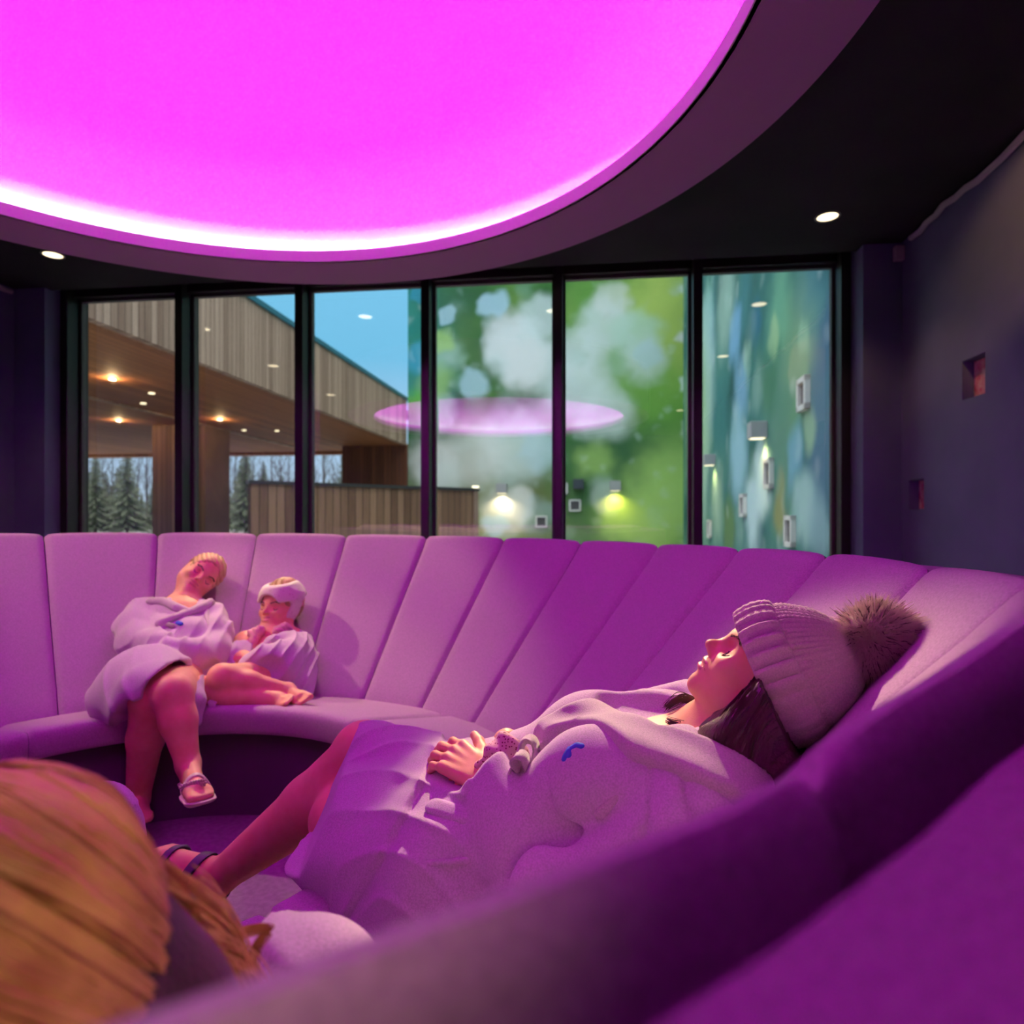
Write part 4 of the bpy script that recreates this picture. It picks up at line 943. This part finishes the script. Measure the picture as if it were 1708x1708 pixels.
for i in range(150):
    o_ = np.array([r_.gauss(0,1) for _ in range(3)]); t = r_.random(); j = lambda s_: o_*s_
    if i < 70: q = [A_(1178,1200+10*t,.99)+j(.0015), A_(1154,1210+8*t,.985)+j(.003), A_(1130,1205+12*t,.985)+j(.003), A_(1112+6*t,1198+12*t,.99)+j(.002)]
    else: q = [A_(1182,1190,1.06)+j(.004), A_(1160,1172,1.05)+j(.004), A_(1135,1166,1.05)+j(.005), A_(1112,1178+6*t,1.05)+j(.003)]
    pa.append([Vector(x)-Vector(W1L) for x in smooth_path(q,5)])
strand_mesh(pa, .0008, .0003).build('loose_hair', M['hair_dark'], w1)
for c in range(46):
    tc_ = (c*.618)%1; wv_ = r_.uniform(-8,8)
    for i in range(12):
        t = min(1,max(0,tc_+r_.gauss(0,.012))); pts = []; lift = r_.uniform(.0002,.0022)
        K = [(1258+46*t,1112+112*t),(1240+50*t,1150+85*t),(1206+80*t+wv_,1196+62*t),(1188+95*t,1240+50*t),(1196+100*t-wv_,1290+34*t)]
        for k,(x_,y_) in enumerate(smooth_path([np.array(q) for q in K],3)):
            h_ = hitpix(hair1, x_, y_, .72, 1.08, 110); pts.append(h_)
        pts = np.array(pts); pts[1:-1] = (pts[:-2]+pts[1:-1]*2+pts[2:])/4
        vdir = np.array((0,0,E))-pts; vdir /= np.linalg.norm(vdir,axis=1)[:,None]; pb_.append([Vector(q)-Vector(W1L) for q in pts+vdir*lift])
strand_mesh(pb_, .0013, .0006).build('hair_strands', M['hair_strand'], w1)

# bobble hat
hat = empty('knit_hat', (0,0,0)); hat.parent = w1
HR = [(HP(1272,1130),.098,.088,0),(HP(1290,1124),.101,.091,0),(HP(1312,1117),.100,.091,0),(HP(1330,1111),.097,.089,0)]
def ringpt(c, a, b, th, shear=0): return c+dn*a*math.cos(th)+dp*b*math.sin(th)+ax*shear*math.cos(th)
def loft(name, rings, nth, disp, mat, inner=.006):
    vs = []; fs = []; m = len(rings)
    for i,(c,a,b) in enumerate(rings):
        for k in range(nth):
            th = 2*PI*k/nth; dd = disp(i/(m-1), th); vs.append(ringpt(c, a+dd, b+dd, th)-np.array(W1L))
    for i in range(m-1):
        for k in range(nth): fs.append((i*nth+k, i*nth+(k+1)%nth, (i+1)*nth+(k+1)%nth, (i+1)*nth+k))
    return vs, fs, m
def crm(keys, n):
    out = smooth_path([np.concatenate([k[0],[k[1],k[2]]]) for k in keys], n); return [(o_[:3], o_[3], o_[4]) for o_ in out]
def rib(t, th):
    q = (th*30/(2*PI))%1; w = 1.0 if q < .55 else 0
    e_ = .0052*(1-abs(q-.27)/.27)**.4 if q < .54 else .0020*math.sin((q-.54)/.46*PI*3)**2
    return e_ + .0007*math.sin(t*70+ (q*6 if q<.54 else 0))
ck = [(HP(1274,1130),.088,.080),(HP(1271,1131),.095,.087),(HP(1278,1129),.100,.092),(HP(1300,1121),.103,.094),(HP(1322,1113),.100,.092),(HP(1334,1109),.095,.088),(HP(1336,1108),.088,.080)]
vs, fs, m = loft('cuff', crm(ck,6), 360, rib, None)
obj('cuff', vs, fs, M['knit'], hat, True)['label'] = 'ribbed turned-up cuff'
def cable(t, th):
    q = (th*22/(2*PI))%1
    if q < .28: return .0040*math.sin(q/.28*PI)
    s_ = (q-.28)/.72; return .0034*abs(math.sin(s_*PI*2))*(.6+.8*abs(math.sin(t*60+(3 if s_ < .5 else -3)*s_*2)))
kk = [(HP(1322,1113),.090,.083),(HP(1345,1107),.090,.083),(HP(1365,1101),.082,.078),(HP(1390,1093),.068,.066),(HP(1412,1086),.048,.048),(HP(1428,1081),.026,.026),(HP(1434,1079),.004,.004)]
vs, fs, m = loft('crown', crm(kk,12), 330, cable, None)
obj('crown', vs, fs, M['knit'], hat, True)
pc = HP(1462,1068,.0); mb = MB(); mbd = MB(); r_ = random.Random(9)
for i in range(13000):
    z = r_.uniform(-1,1); a = r_.uniform(0,2*PI); s_ = math.sqrt(1-z*z); d_ = Vector((s_*math.cos(a),s_*math.sin(a),z)); L_ = .054*r_.uniform(.78,1.10); 
    b_ = Vector(pc)-Vector(W1L)+d_*.012; j = Vector((r_.uniform(-1,1),r_.uniform(-1,1),r_.uniform(-1,1)))*.006
    mid = b_+d_*(L_*.55)+j; tip = Vector(pc)-Vector(W1L)+d_*L_+j*2.4+Vector((.004,-.001,-.003))
    (mbd if r_.random() < .07 else mb).tube([b_, mid, tip], [.0013,.0009,.0002], 3, False)
pom = mb.build('pompom', M['fur'], hat, True)
mbc = MB().lathe([(.0005+.046*math.sin(q*PI/16), .046*math.cos(q*PI/16)) for q in range(17)], 24, tuple(pc-np.array(W1L))); mbc.build('pompom_core', M['fur'], pom, True)
mbd.build('pompom_guard_hair', M['fur_dark'], pom, True)
# ------------------------------------------------------------------ woman asleep on the far seat
FW = (-1.30,2.3,.34)
w2 = empty('person', FW, 'blonde woman in pale robe asleep on the far sofa with crossed bare legs', 'person')
def rp_(p): return np.array(p)-np.array(FW)
O2 = A_(334,962,2.74); B2 = basis((.56,-.80,.10), (.62,.42,.62)); S2 = 1.0
nb2 = A_(306,1012,2.66); sl2 = A_(352,1030,2.64); sr2 = A_(240,1024,2.60); pl2 = A_(296,1135,2.40)
# her left arm is on the picture's right
eb2r = A_(230,1072,2.42); wr2r = A_(280,1074,2.32); eb2l = A_(354,1088,2.46); wr2l = A_(290,1084,2.30)
k2x = A_(288,1158,1.98); a2x = A_(314,1276,1.93); k2d = A_(252,1165,2.02); a2d = A_(230,1332,2.12)
ft2, toes2 = foot_prims(a2x, A_(317,1300,1.93), A_(330,1322,1.80), (.25,-.2,.9), .225, 1)
ft2b, _t = foot_prims(a2d, A_(232,1352,2.14)+np.array((0,0,.02)), A_(232,1375,1.99)+np.array((0,0,.02)), (0,0,1), .225, 1)
h2l, _t = hand_prims(wr2l, A_(270,1094,2.28)-wr2l, (0,.5,-.8), .16, (.5,.5,.5,.5))
h2r, _t = hand_prims(wr2r, A_(330,1096,2.34)-wr2r, (0,.5,-.8), .16, (.5,.5,.5,.5))
def body2(P):
    Q = (P-V3(O2))@B2/S2; d = head_field(Q, True)*S2
    d = smin(d, cap(P, O2+B2@np.array((-.022,0,-.045)), nb2, .050, .052), .03)
    d = smin(d, prims(P, [(nb2,sl2,.04,.045),(nb2,sr2,.04,.045),(sl2,eb2l,.042,.035),(eb2l,wr2l,.034,.025),(sr2,eb2r,.042,.035),(eb2r,wr2r,.034,.025),(nb2*.8+pl2*.2,pl2,.10,.11)], .04), .04)
    d = smin(d, chain(P, [(pl2,.10),(k2x,.057),(k2x*.62+a2x*.38,.052),(a2x,.033)], .02), .03)
    d = smin(d, chain(P, [(pl2+np.array((-.08,0,0)),.10),(k2d,.060),(k2d*.62+a2d*.38,.054),(a2d,.036)], .02), .03)
    for f_ in (ft2,ft2b): d = smin(d, prims(P,f_,.014), .014)
    d = smin(d, prims(P,h2l,.006), .008); return smin(d, prims(P,h2r,.006), .008)
hb2 = (O2-.13, O2+.13); fb2 = (A_(330,1300,1.85)-.13, A_(330,1300,1.85)+.13)
parts = [surf(body2, (-2.0,1.65,.0), (-.80,2.90,.95), .0075, exclude=[(hb2[0]+.004,hb2[1]-.004),(fb2[0]+.004,fb2[1]-.004)]), surf(body2, *hb2, .0026), surf(body2, *fb2, .0034)]
qobj('body', parts, [M['skin'],M['lips']], w2, lambda c: lip_mask((c-V3(O2))@B2/S2).astype(int), FW)
face_hair(w2, rp_(O2), B2, S2, M['lash'])
knee_t = k2x
def base2(P):
    d = chain(P, [(A_(300,1050,2.60),.125),(A_(296,1090,2.50),.120),(pl2,.140)], .05)
    d = smin(d, cap(P, sl2, sr2, .058, .058), .06)
    d = smin(d, ell(P, A_(280,1058,2.50), (.065,.065,.065)), .04); return smin(d, ell(P, A_(322,1060,2.50), (.065,.065,.065)), .04)
def robe2(P):
    d = base2(P)
    ar = chain(P, [(sr2,.066),(A_(226,1048,2.50),.066),(eb2r,.064),(A_(256,1076,2.36),.054),(A_(272,1073,2.31),.042)], .03)
    al = chain(P, [(sl2,.064),(A_(360,1058,2.55),.064),(eb2l,.064),(A_(324,1092,2.36),.056),(A_(284,1083,2.28),.044)], .03)
    arms = smin(ar, al, .006)
    d = smin(d, arms, .010)
    sk = chain(P, [(pl2+np.array((-.03,-.05,.0)),.14),(A_(240,1140,2.16),.115),(A_(240,1156,2.03),.085)], .05)
    sk = smin(sk, chain(P, [(A_(205,1150,2.30),.085),(A_(192,1168,2.12),.056),(A_(208,1194,2.03),.036)], .05), .08)
    sk = smin(sk, chain(P, [(A_(262,1118,2.16),.07),(A_(276,1146,2.0),.070)], .03), .05)
    sk = smin(sk, chain(P, [(A_(312,1125,2.20),.055),(A_(322,1170,2.10),.034),(A_(322,1208,2.08),.018)], .03), .04)
    sk = smin(sk, chain(P, [(A_(330,1168,2.20),.022),(A_(352,1176,2.18),.012),(A_(368,1178,2.18),.008)], .02), .03)
    # hem line, and the slit over the crossed knee
    hm = (P-V3(A_(270,1165,1.95)))@V3((.02,-.25,-.97)); hm = hm-np.clip((-1.18-P[:,0])/.1,0,1)*.09-np.clip((P[:,0]+1.04)/.03,0,1)*.13; sk = smax(sk, hm, .008)
    lg = smin(cap(P, A_(284,1112,2.20), k2x+np.array((.0,-.01,.0)), .030, .063), cap(P, k2x, a2x, .063, .05), .02)
    slit = smax(lg-.075, -((P-V3(A_(281,1125,2.05)))@V3((.97,.10,-.22))), .006)
    slit = smax(slit, (P-V3(A_(312,1160,2.05)))@V3((.98,.1,.1)), .006)
    sk = smax(sk, -slit, .006)
    d = smin(d, sk, .02)
    fold = (1-np.abs(wav(P,(34,26,-30),.6,.7,6)))**2*.010 + wav(P,(55,-20,48),1.5,.7,8)*.0025
    dr = (1-np.abs(wav(P,(30,10,16),2.2,.5,5)))**2*.009
    m = np.clip((.56-P[:,2])/.06,0,1); d = d-(1-m)*fold*np.clip((.05-arms)/.05,.25,1)-m*dr
    d = smax(d, -np.maximum(lg-.012, P[:,1]-2.22), .008)
    return smax(d, -cap(P, nb2+np.array((.01,-.01,.06)), A_(322,1004,2.50), .052, .022), .012)
qobj('robe', [surf(robe2, (-1.98,1.70,.10), (-1.05,2.86,.82), .0058)], [M['robe']], w2, None, FW)
def lay2(name, paths, width, th, mat, h=.003, wob=0, edge=.008, pad=.03, Y=(2.0,2.9), off=.0):
    pp = [[V3(hitpix(base2, x,y, *Y)) for (x,y) in pa] for pa in paths]; allp = np.array([q for pa in pp for q in pa])
    def fn(P):
        dp = None
        for pa_ in pp: e_ = path(P,pa_); dp = e_ if dp is None else np.minimum(dp,e_)
        b_ = np.abs(base2(P)-th*.35-off-.006)-th*.65
        if wob: b_ = b_-wav(P,(50,40,60),1,.5,8)*wob
        return smax(b_, dp-width, edge)
    return qobj(name, [surf(fn, allp.min(0)-width-pad, allp.max(0)+width+pad, h)], [mat], w2, None, FW)
lay2('hood_collar', [[(252,1004),(272,1004),(294,1014),(312,1022)],[(268,1040),(290,1032),(318,1022),(340,1012),(350,1006)]], .020, .030, M['robe_trim'], wob=.003)['label'] = 'crossed hood collar'
lay2('chest_print', [[(281,1043),(288,1045)]], .012, .014, M['print_grey'], edge=.003)['label'] = 'dark petals of the chest print'
lay2('chest_print', [[(297,1040),(302,1042)]], .011, .014, M['print_blue'], edge=.003)['label'] = 'blue petals of the chest print'
lay2('robe_tie', [[(344,1020),(346,1044),(344,1068)]], .012, .012, M['robe_trim'])
def hair2(P):
    Q = (P-V3(O2))@B2/S2
    d = ell(Q, (-.030,0,.034), (.092,.078,.090)); fc = ell(Q, (.062,0,-.028), (.066,.070,.096)); d = smax(d, -fc, .012)
    d = smax(d, -ell(Q, (-.014,.085,-.012), (.030,.03,.040)), .008); d = smax(d, -ell(Q, (-.014,-.085,-.012), (.030,.03,.040)), .008)
    d = smin(d, ell(Q, (-.085,.02,.075), (.035,.04,.035)), .02)
    d = d*S2
    d = smin(d, chain(P, [(O2+B2@np.array((-.075,-.03,-.02)),.034),(A_(306,992,2.79),.030),(A_(286,1003,2.74),.022),(A_(280,1012,2.70),.014)], .02), .025)
    return d-(np.abs(np.sin(Q[:,2]*150+Q[:,1]*90+np.sin(Q[:,0]*40)*1.3))-.5)*.004
qobj('hair', [surf(hair2, O2-.22, O2+.16, .0032)], [M['hair_blonde']], w2, None, FW)['label'] = 'blonde hair tied back'
# flat sandal with a flower strap on the crossed foot
hl_, bl_ = A_(317,1300,1.93), A_(330,1322,1.80); f2 = (bl_-hl_)/np.linalg.norm(bl_-hl_); u2 = np.array((.25,-.2,.9)); u2 -= f2*(u2@f2); u2 /= np.linalg.norm(u2)
M['pale_sole'] = principled('pale_sandal', (.75,.55,.62), .5)
def sand2(P):
    ff = prims(P, ft2, .014); x = (P-V3(hl_))@V3(f2); z = (P-V3(hl_))@V3(u2)
    sole = smax(smax(ff-.010, z+.010, .004), -(z+.026), .002)
    st = smax(np.abs(ff-.002)-.003, np.abs(x-.12)-.008, .002); return np.minimum(sole, st)
sd2 = qobj('sandal', [surf(sand2, *fb2, .003)], [M['pale_sole']], w2, None, FW)
mb = MB(); r_ = random.Random(2)
for i in range(9):
    q = Vector(rp_(A_(306+i*4.2, 1312-abs(i-4)*-.3-(i*1.1), 1.80))); 
    for k in range(6):
        a = k*PI/3; mb.tube([q, q+Vector((math.cos(a)*.011,-.004,math.sin(a)*.011))], [.0045,.003], 5)
mb.build('sandal_flowers', M['pale_sole'], w2, True)

# ------------------------------------------------------------------ girl curled up beside her
CG = (-.98,2.45,.34)
g1 = empty('person', CG, 'girl with white headband curled up barefoot asleep on the far seat', 'person')
O3 = A_(463,1016,2.70); B3 = basis((-.36,-.90,.22), (.10,.35,1)); S3 = 1.03
nb3 = A_(455,1062,2.68); sl3 = A_(492,1068,2.66); sr3 = A_(410,1072,2.62); pv3 = A_(474,1136,2.50)
eb3r = A_(402,1102,2.48); wr3r = A_(440,1098,2.42); eb3l = A_(492,1112,2.50); wr3l = A_(440,1104,2.38)
kA = A_(370,1130,2.22); aA = A_(480,1153,2.30); kB = A_(334,1152,2.22); aB = A_(464,1168,2.24)
fA, tA = foot_prims(aA, A_(478,1160,2.33), A_(500,1165,2.26), (-.1,-.55,.8), .20, -1)
fB, tB = foot_prims(aB, A_(460,1174,2.27), A_(474,1170,2.22), (.1,-.6,.8), .18, 1)
def body3(P):
    Q = (P-V3(O3))@B3/S3; d = head_field(Q, True)*S3
    d = smin(d, cap(P, O3+B3@np.array((-.022,0,-.045)), nb3, .040, .042), .03)
    d = smin(d, prims(P, [(nb3,sl3,.036,.040),(nb3,sr3,.036,.040),(sl3,eb3l,.038,.030),(eb3l,wr3l,.030,.022),(sr3,eb3r,.038,.030),(eb3r,wr3r,.030,.022),(nb3*.8+pv3*.2,pv3,.085,.10)], .04), .04)
    d = smin(d, chain(P, [(pv3,.085),(kA,.045),(kA*.6+aA*.4,.040),(aA,.028)], .02), .02)
    d = smin(d, chain(P, [(pv3+np.array((-.03,-.04,-.04)),.08),(kB,.046),(kB*.6+aB*.4,.042),(aB,.028)], .02), .012)
    d = smin(d, prims(P,fA,.010), .012); return smin(d, prims(P,fB,.010), .012)
hb3 = (O3-.125, O3+.125); fb3 = (np.array((-.98,2.14,.30)), np.array((-.68,2.40,.50)))
parts = [surf(body3, (-1.22,2.05,.26), (-.66,2.9,.90), .006, exclude=[(hb3[0]+.004,hb3[1]-.004),(fb3[0]+.004,fb3[1]-.004)]), surf(body3, *hb3, .0026), surf(body3, *fb3, .0030)]
qobj('body', parts, [M['skin'],M['lips']], g1, lambda c: lip_mask((c-V3(O3))@B3/S3).astype(int), CG)
face_hair(g1, O3-np.array(CG), B3, S3, M['lash'])
M['swim_pink'] = fabric('pink_swim_top', (.85,.42,.50), .1, 300, .4, .2)
def top3(P):
    b_ = smin(prims(P, [(nb3*.8+pv3*.2,pv3,.085,.10),(nb3,sr3,.036,.040),(nb3,sl3,.036,.040)], .04), cap(P, nb3, nb3, .04, .04), .02)
    d = np.abs(b_-.004)-.004; d = smax(d, -(P[:,2]-.40), .01)
    rg = np.minimum(P[:,2]-(nb3[2]-.045), np.minimum(path(P, [V3(A_(425,1058,2.6)),V3(A_(415,1085,2.55))]), path(P, [V3(A_(478,1056,2.6)),V3(A_(490,1075,2.55))]))-.022)
    d = smax(d, rg, .01)
    fr = smin(chain(P, [(A_(419,1056,2.58),.015),(A_(433,1052,2.58),.017),(A_(412,1086,2.54),.014)], .01), chain(P, [(A_(462,1052,2.58),.016),(A_(476,1046,2.60),.016),(A_(482,1050,2.62),.012)], .01), .01)
    fr = smin(fr, cap(P, A_(502,1060,2.66), A_(500,1066,2.66), .014, .012), .01)
    return smin(d, fr-np.abs(wav(P,(140,60,120),0,.5,20))*.004, .006)
qobj('swim_top', [surf(top3, (-1.22,2.40,.40), (-.80,2.80,.72), .0035)], [M['swim_pink']], g1, None, CG)
def robe3(P):
    d = chain(P, [(A_(500,1072,2.66),.048),(A_(500,1100,2.58),.062),(A_(486,1130,2.50),.085),(A_(494,1146,2.46),.060)], .04)
    d = smin(d, chain(P, [(A_(494,1078,2.54),.045),(A_(478,1092,2.44),.050),(A_(446,1098,2.38),.046),(A_(418,1108,2.38),.038)], .03), .03)
    d = smin(d, chain(P, [(A_(452,1072,2.52),.022),(A_(476,1066,2.55),.028),(A_(500,1066,2.60),.030)], .02), .03)
    d = smin(d, chain(P, [(A_(405,1085,2.54),.042),(A_(396,1100,2.50),.045),(A_(392,1112,2.46),.030)], .03), .02)
    d = smin(d, chain(P, [(A_(470,1116,2.40),.06),(A_(478,1138,2.42),.050)], .03), .04)
    d = smin(d, chain(P, [(A_(508,1150,2.46),.022),(A_(514,1158,2.42),.012)], .02), .02)
    d = d-(1-np.abs(wav(P,(46,20,-44),.3,.6,7)))**2*.009
    lg = smin(cap(P, A_(452,1118,2.3), kA, .060, .056), cap(P, kA, aA, .054, .040), .02)
    return smax(d, -lg, .01)
qobj('robe', [surf(robe3, (-1.25,2.22,.30), (-.68,2.80,.66), .0046)], [M['robe']], g1, None, CG)['label'] = 'purple robe slipped off the shoulders'
def hair3(P):
    Q = (P-V3(O3))@B3/S3; d = ell(Q, (-.030,0,.034), (.090,.077,.088)); d = smax(d, -ell(Q, (.062,0,-.028), (.066,.070,.096)), .012)
    d = smin(d*S3, ell(P, A_(477,979,2.75), (.058,.05,.042)), .02)
    return d-(np.abs(np.sin(Q[:,2]*120+Q[:,1]*120+np.sin(Q[:,0]*50)*1.3))-.5)*.004
qobj('hair', [surf(hair3, O3-.16, O3+.17, .0034)], [M['hair_blonde']], g1, None, CG)['label'] = 'fair hair in a bun above the headband'
def band3(P):
    Q = (P-V3(O3))@B3/S3; d = ell(Q, (-.026,0,.034), (.098,.086,.098)); pl = Q@V3((.34,0,.94)); 
    d = smax(np.abs(d)-.008, np.abs(pl-.070)-.034, .010); d = smax(d, -ell(Q, (.075,0,-.030), (.060,.066,.080)), .008)
    sd_ = smax(np.abs(ell(Q, (-.026,0,.030), (.094,.084,.098)))-.007, np.maximum(np.abs(Q[:,0]+.012+Q[:,2]*.1)-.026, np.abs(Q[:,2]-.0)-.075), .01)
    return smin(d, sd_, .02)*S3
bd = qobj('headband', [surf(band3, O3-.15, O3+.15, .0032)], [M['band_spot']], g1, None, CG); bd['label'] = 'wide white printed headband'
Nb = O3+B3@np.array((.052,.020,.078))*S3
qobj('headband_button', [surf(lambda P: ell(P, Nb, (.008,.017,.013), B3), Nb-.03, Nb+.03, .0022)], [M['dark_lamp']], g1, None, CG)['label'] = 'dark oval button'

# ------------------------------------------------------------------ blonde woman in the foreground, seen from behind
BG = (-.45,.75,.34)
w4 = empty('person', BG, 'person with golden brown hair seen from behind at the near sofa back', 'person')
B4 = basis((-.45,.70,.25), (-.30,-.30,.85)); O4 = np.array((-.262,.300,.798))-B4@np.array((-.028,0,.028))
nb4 = np.array((-.29,.46,.650)); sr4 = np.array((-.175,.535,.605)); sl4 = np.array((-.42,.50,.60)); pv4 = np.array((-.68,.76,.40))
k4 = A_(128,1372,1.22); a4 = np.array((-1.0,1.40,.10)); k4b = np.array((-1.05,1.10,.45)); a4b = np.array((-1.2,1.40,.10))
e4 = np.array((-.34,.70,.43)); wr4 = np.array((-.60,.93,.44)); e4l = np.array((-.66,.70,.50)); wr4l = np.array((-.70,.93,.48))
f4a,_t = foot_prims(a4, a4+np.array((.02,-.03,-.06)), a4+np.array((-.05,.14,-.07)), (0,0,1), .23, 1); f4b,_t = foot_prims(a4b, a4b+np.array((.02,-.03,-.06)), a4b+np.array((-.05,.14,-.07)), (0,0,1), .23, -1)
h4,_t = hand_prims(wr4, (-.5,.3,-.05), (0,.2,-.9), .165); h4l,_t = hand_prims(wr4l, (.5,.3,-.05), (0,.2,-.9), .165)
def body4(P):
    d = head_field((P-V3(O4))@B4, True)
    d = smin(d, cap(P, O4+B4@np.array((-.022,0,-.045)), nb4, .050, .052), .03)
    d = smin(d, prims(P, [(nb4,sl4,.04,.045),(nb4,sr4,.04,.045),(sl4,e4l,.042,.035),(e4l,wr4l,.034,.025),(sr4,e4,.042,.035),(e4,wr4,.034,.025),(nb4*.75+pv4*.25,pv4,.10,.11)], .04), .04)
    d = smin(d, chain(P, [(pv4,.10),(k4,.058),(k4*.6+a4*.4,.052),(a4,.035)], .02), .03); d = smin(d, chain(P, [(pv4+np.array((-.1,0,0)),.10),(k4b,.058),(k4b*.6+a4b*.4,.052),(a4b,.035)], .02), .03)
    for f_ in (f4a,f4b): d = smin(d, prims(P,f_,.014), .014)
    for f_ in (h4,h4l): d = smin(d, prims(P,f_,.006), .008)
    return d
qobj('body', [surf(body4, (-1.35,.26,.0), (-.10,1.62,.86), .007)], [M['skin'],M['lips']], w4, None, BG)
def robe4(P):
    d = chain(P, [(nb4*.7+pv4*.3,.095),(pv4,.12)], .05); d = smin(d, cap(P, sl4, sr4, .062, .064), .05)
    d = smin(d, chain(P, [(sr4,.072),(e4,.062),(wr4,.045)], .03), .02); d = smin(d, chain(P, [(sl4,.072),(e4l,.062),(wr4l,.045)], .03), .02)
    kk_ = k4+np.array((.0,0,-.01))
    d = smin(d, chain(P, [(pv4,.13),(kk_*.9+pv4*.1,.082),(A_(160,1376,1.24),.066),(A_(192,1388,1.24),.050)], .03), .04); d = smin(d, chain(P, [(pv4+np.array((-.1,0,0)),.12),(k4b,.082)], .03), .05)
    d = d-(1-np.abs(wav(P,(30,20,40),.6,.6,6)))**2*.008
    return smax(d, -cap(P, O4, nb4+np.array((0,0,.0)), .08, .055), .02)
qobj('robe', [surf(robe4, (-1.25,.40,.26), (-.08,1.40,.72), .006)], [M['robe']], w4, None, BG)
# long hair: a dark cap with lighter locks swept from the crown down over the near shoulder
HC = O4+B4@np.array((-.028,0,.028))
def scalp4(P):
    Q = (P-V3(O4))@B4; d = ell(Q, (-.028,0,.028), (.096,.084,.096)); d = smax(d, -ell(Q, (.085,0,-.035), (.066,.075,.096)), .012)
    return smin(d, chain(P, [(O4+B4@np.array((-.05,-.03,-.05)),.065),(nb4+np.array((.03,-.05,.02)),.058),((-.215,.46,.655),.036)], .04), .04)
hr4 = qobj('hair', [surf(scalp4, O4-.24, O4+.24, .004)], [M['hair_dark']], w4, None, BG); hr4['label'] = 'dark under-layer of hair'
M['hair_lock'] = add_noise(principled('golden_brown_locks', (.5,.26,.12), .45, spec=.4), (.34,.13,.05), (.60,.29,.13), 22, 3)
vw = -HC+np.array((0,0,E)); vw /= np.linalg.norm(vw); rt = np.cross((0,0,1),-vw)*-1; rt = np.cross(-vw,(0,0,1)); rt /= np.linalg.norm(rt); ui = np.cross(rt,-vw)
s4 = -.62*rt+.62*ui+.35*vw; s4 /= np.linalg.norm(s4); e4_ = .72*rt-.66*ui+.12*vw; e4_ /= np.linalg.norm(e4_); om = math.acos(float(s4@e4_)); ot = np.cross(s4,e4_); ot /= np.linalg.norm(ot)
r_ = random.Random(12); lk = MB()
for c in range(64):
    t0 = -.93+1.86*((c*.618)%1)+r_.uniform(-.03,.03); lift = r_.uniform(0,.010); a0 = r_.uniform(-.35,.10); a1 = r_.uniform(.9,1.12); sw = r_.uniform(-.10,.10)
    for i in range(34):
        t = t0+r_.gauss(0,.020); pts = []; rl = r_.uniform(-.002,.003)
        for k in range(10):
            q = k/9; w_ = a0+(a1-a0)*q; tt = max(-.97,min(.97,t+sw*math.sin(q*3)+.05*math.sin(q*5+c))); sl_ = (math.sin((1-w_)*om)*s4+math.sin(w_*om)*e4_)/math.sin(om)
            dr = sl_*math.sqrt(1-tt*tt)+ot*tt; dr /= np.linalg.norm(dr); lr = B4.T@dr; rad = 1/math.sqrt((lr[0]/.096)**2+(lr[1]/.084)**2+(lr[2]/.096)**2)
            pts.append(HC+dr*(rad+.001+lift*math.sin(q*PI)+rl)-np.array(BG))
        lk.tube(pts, [.0003+.0011*math.sin(PI*(k+.6)/10.2) for k in range(10)], 3, False)
lk.build('hair_locks', M['hair_lock'], w4, True)['label'] = 'golden brown locks swept over the head'
lk = MB()
for i in range(620):
    o_ = Vector([r_.gauss(0,1) for _ in range(3)]); k = r_.random()
    q = [at(325,1470+90*k,.40)+o_*.003, at(358,1500+90*k,.43)+o_*.004, at(385+8*k,1545+80*k,.46)+o_*.004, at(395+40*k,1620+60*k,.47)+o_*.006] if i < 140 else \
        [at(235+50*k,1430+200*k,.36)+o_*.004, at(300+25*k,1490+150*k,.40)+o_*.006, at(352+20*k,1550+110*k,.43)+o_*.007, at(392+10*k,1650+60*k,.45)+o_*.008] if i < 590 else \
        [at(352,1590,.45)+o_*.0025, at(398,1556,.48)+o_*.002, at(446,1549,.49)+o_*.0018, at(425,1580,.485)+o_*.002, at(412,1640,.48)+o_*.003]
    lk.tube([Vector(x)-Vector(BG) for x in smooth_path(q,5)], .00055, 3, False)
lk.build('loose_hair', M['hair_lock'], w4)
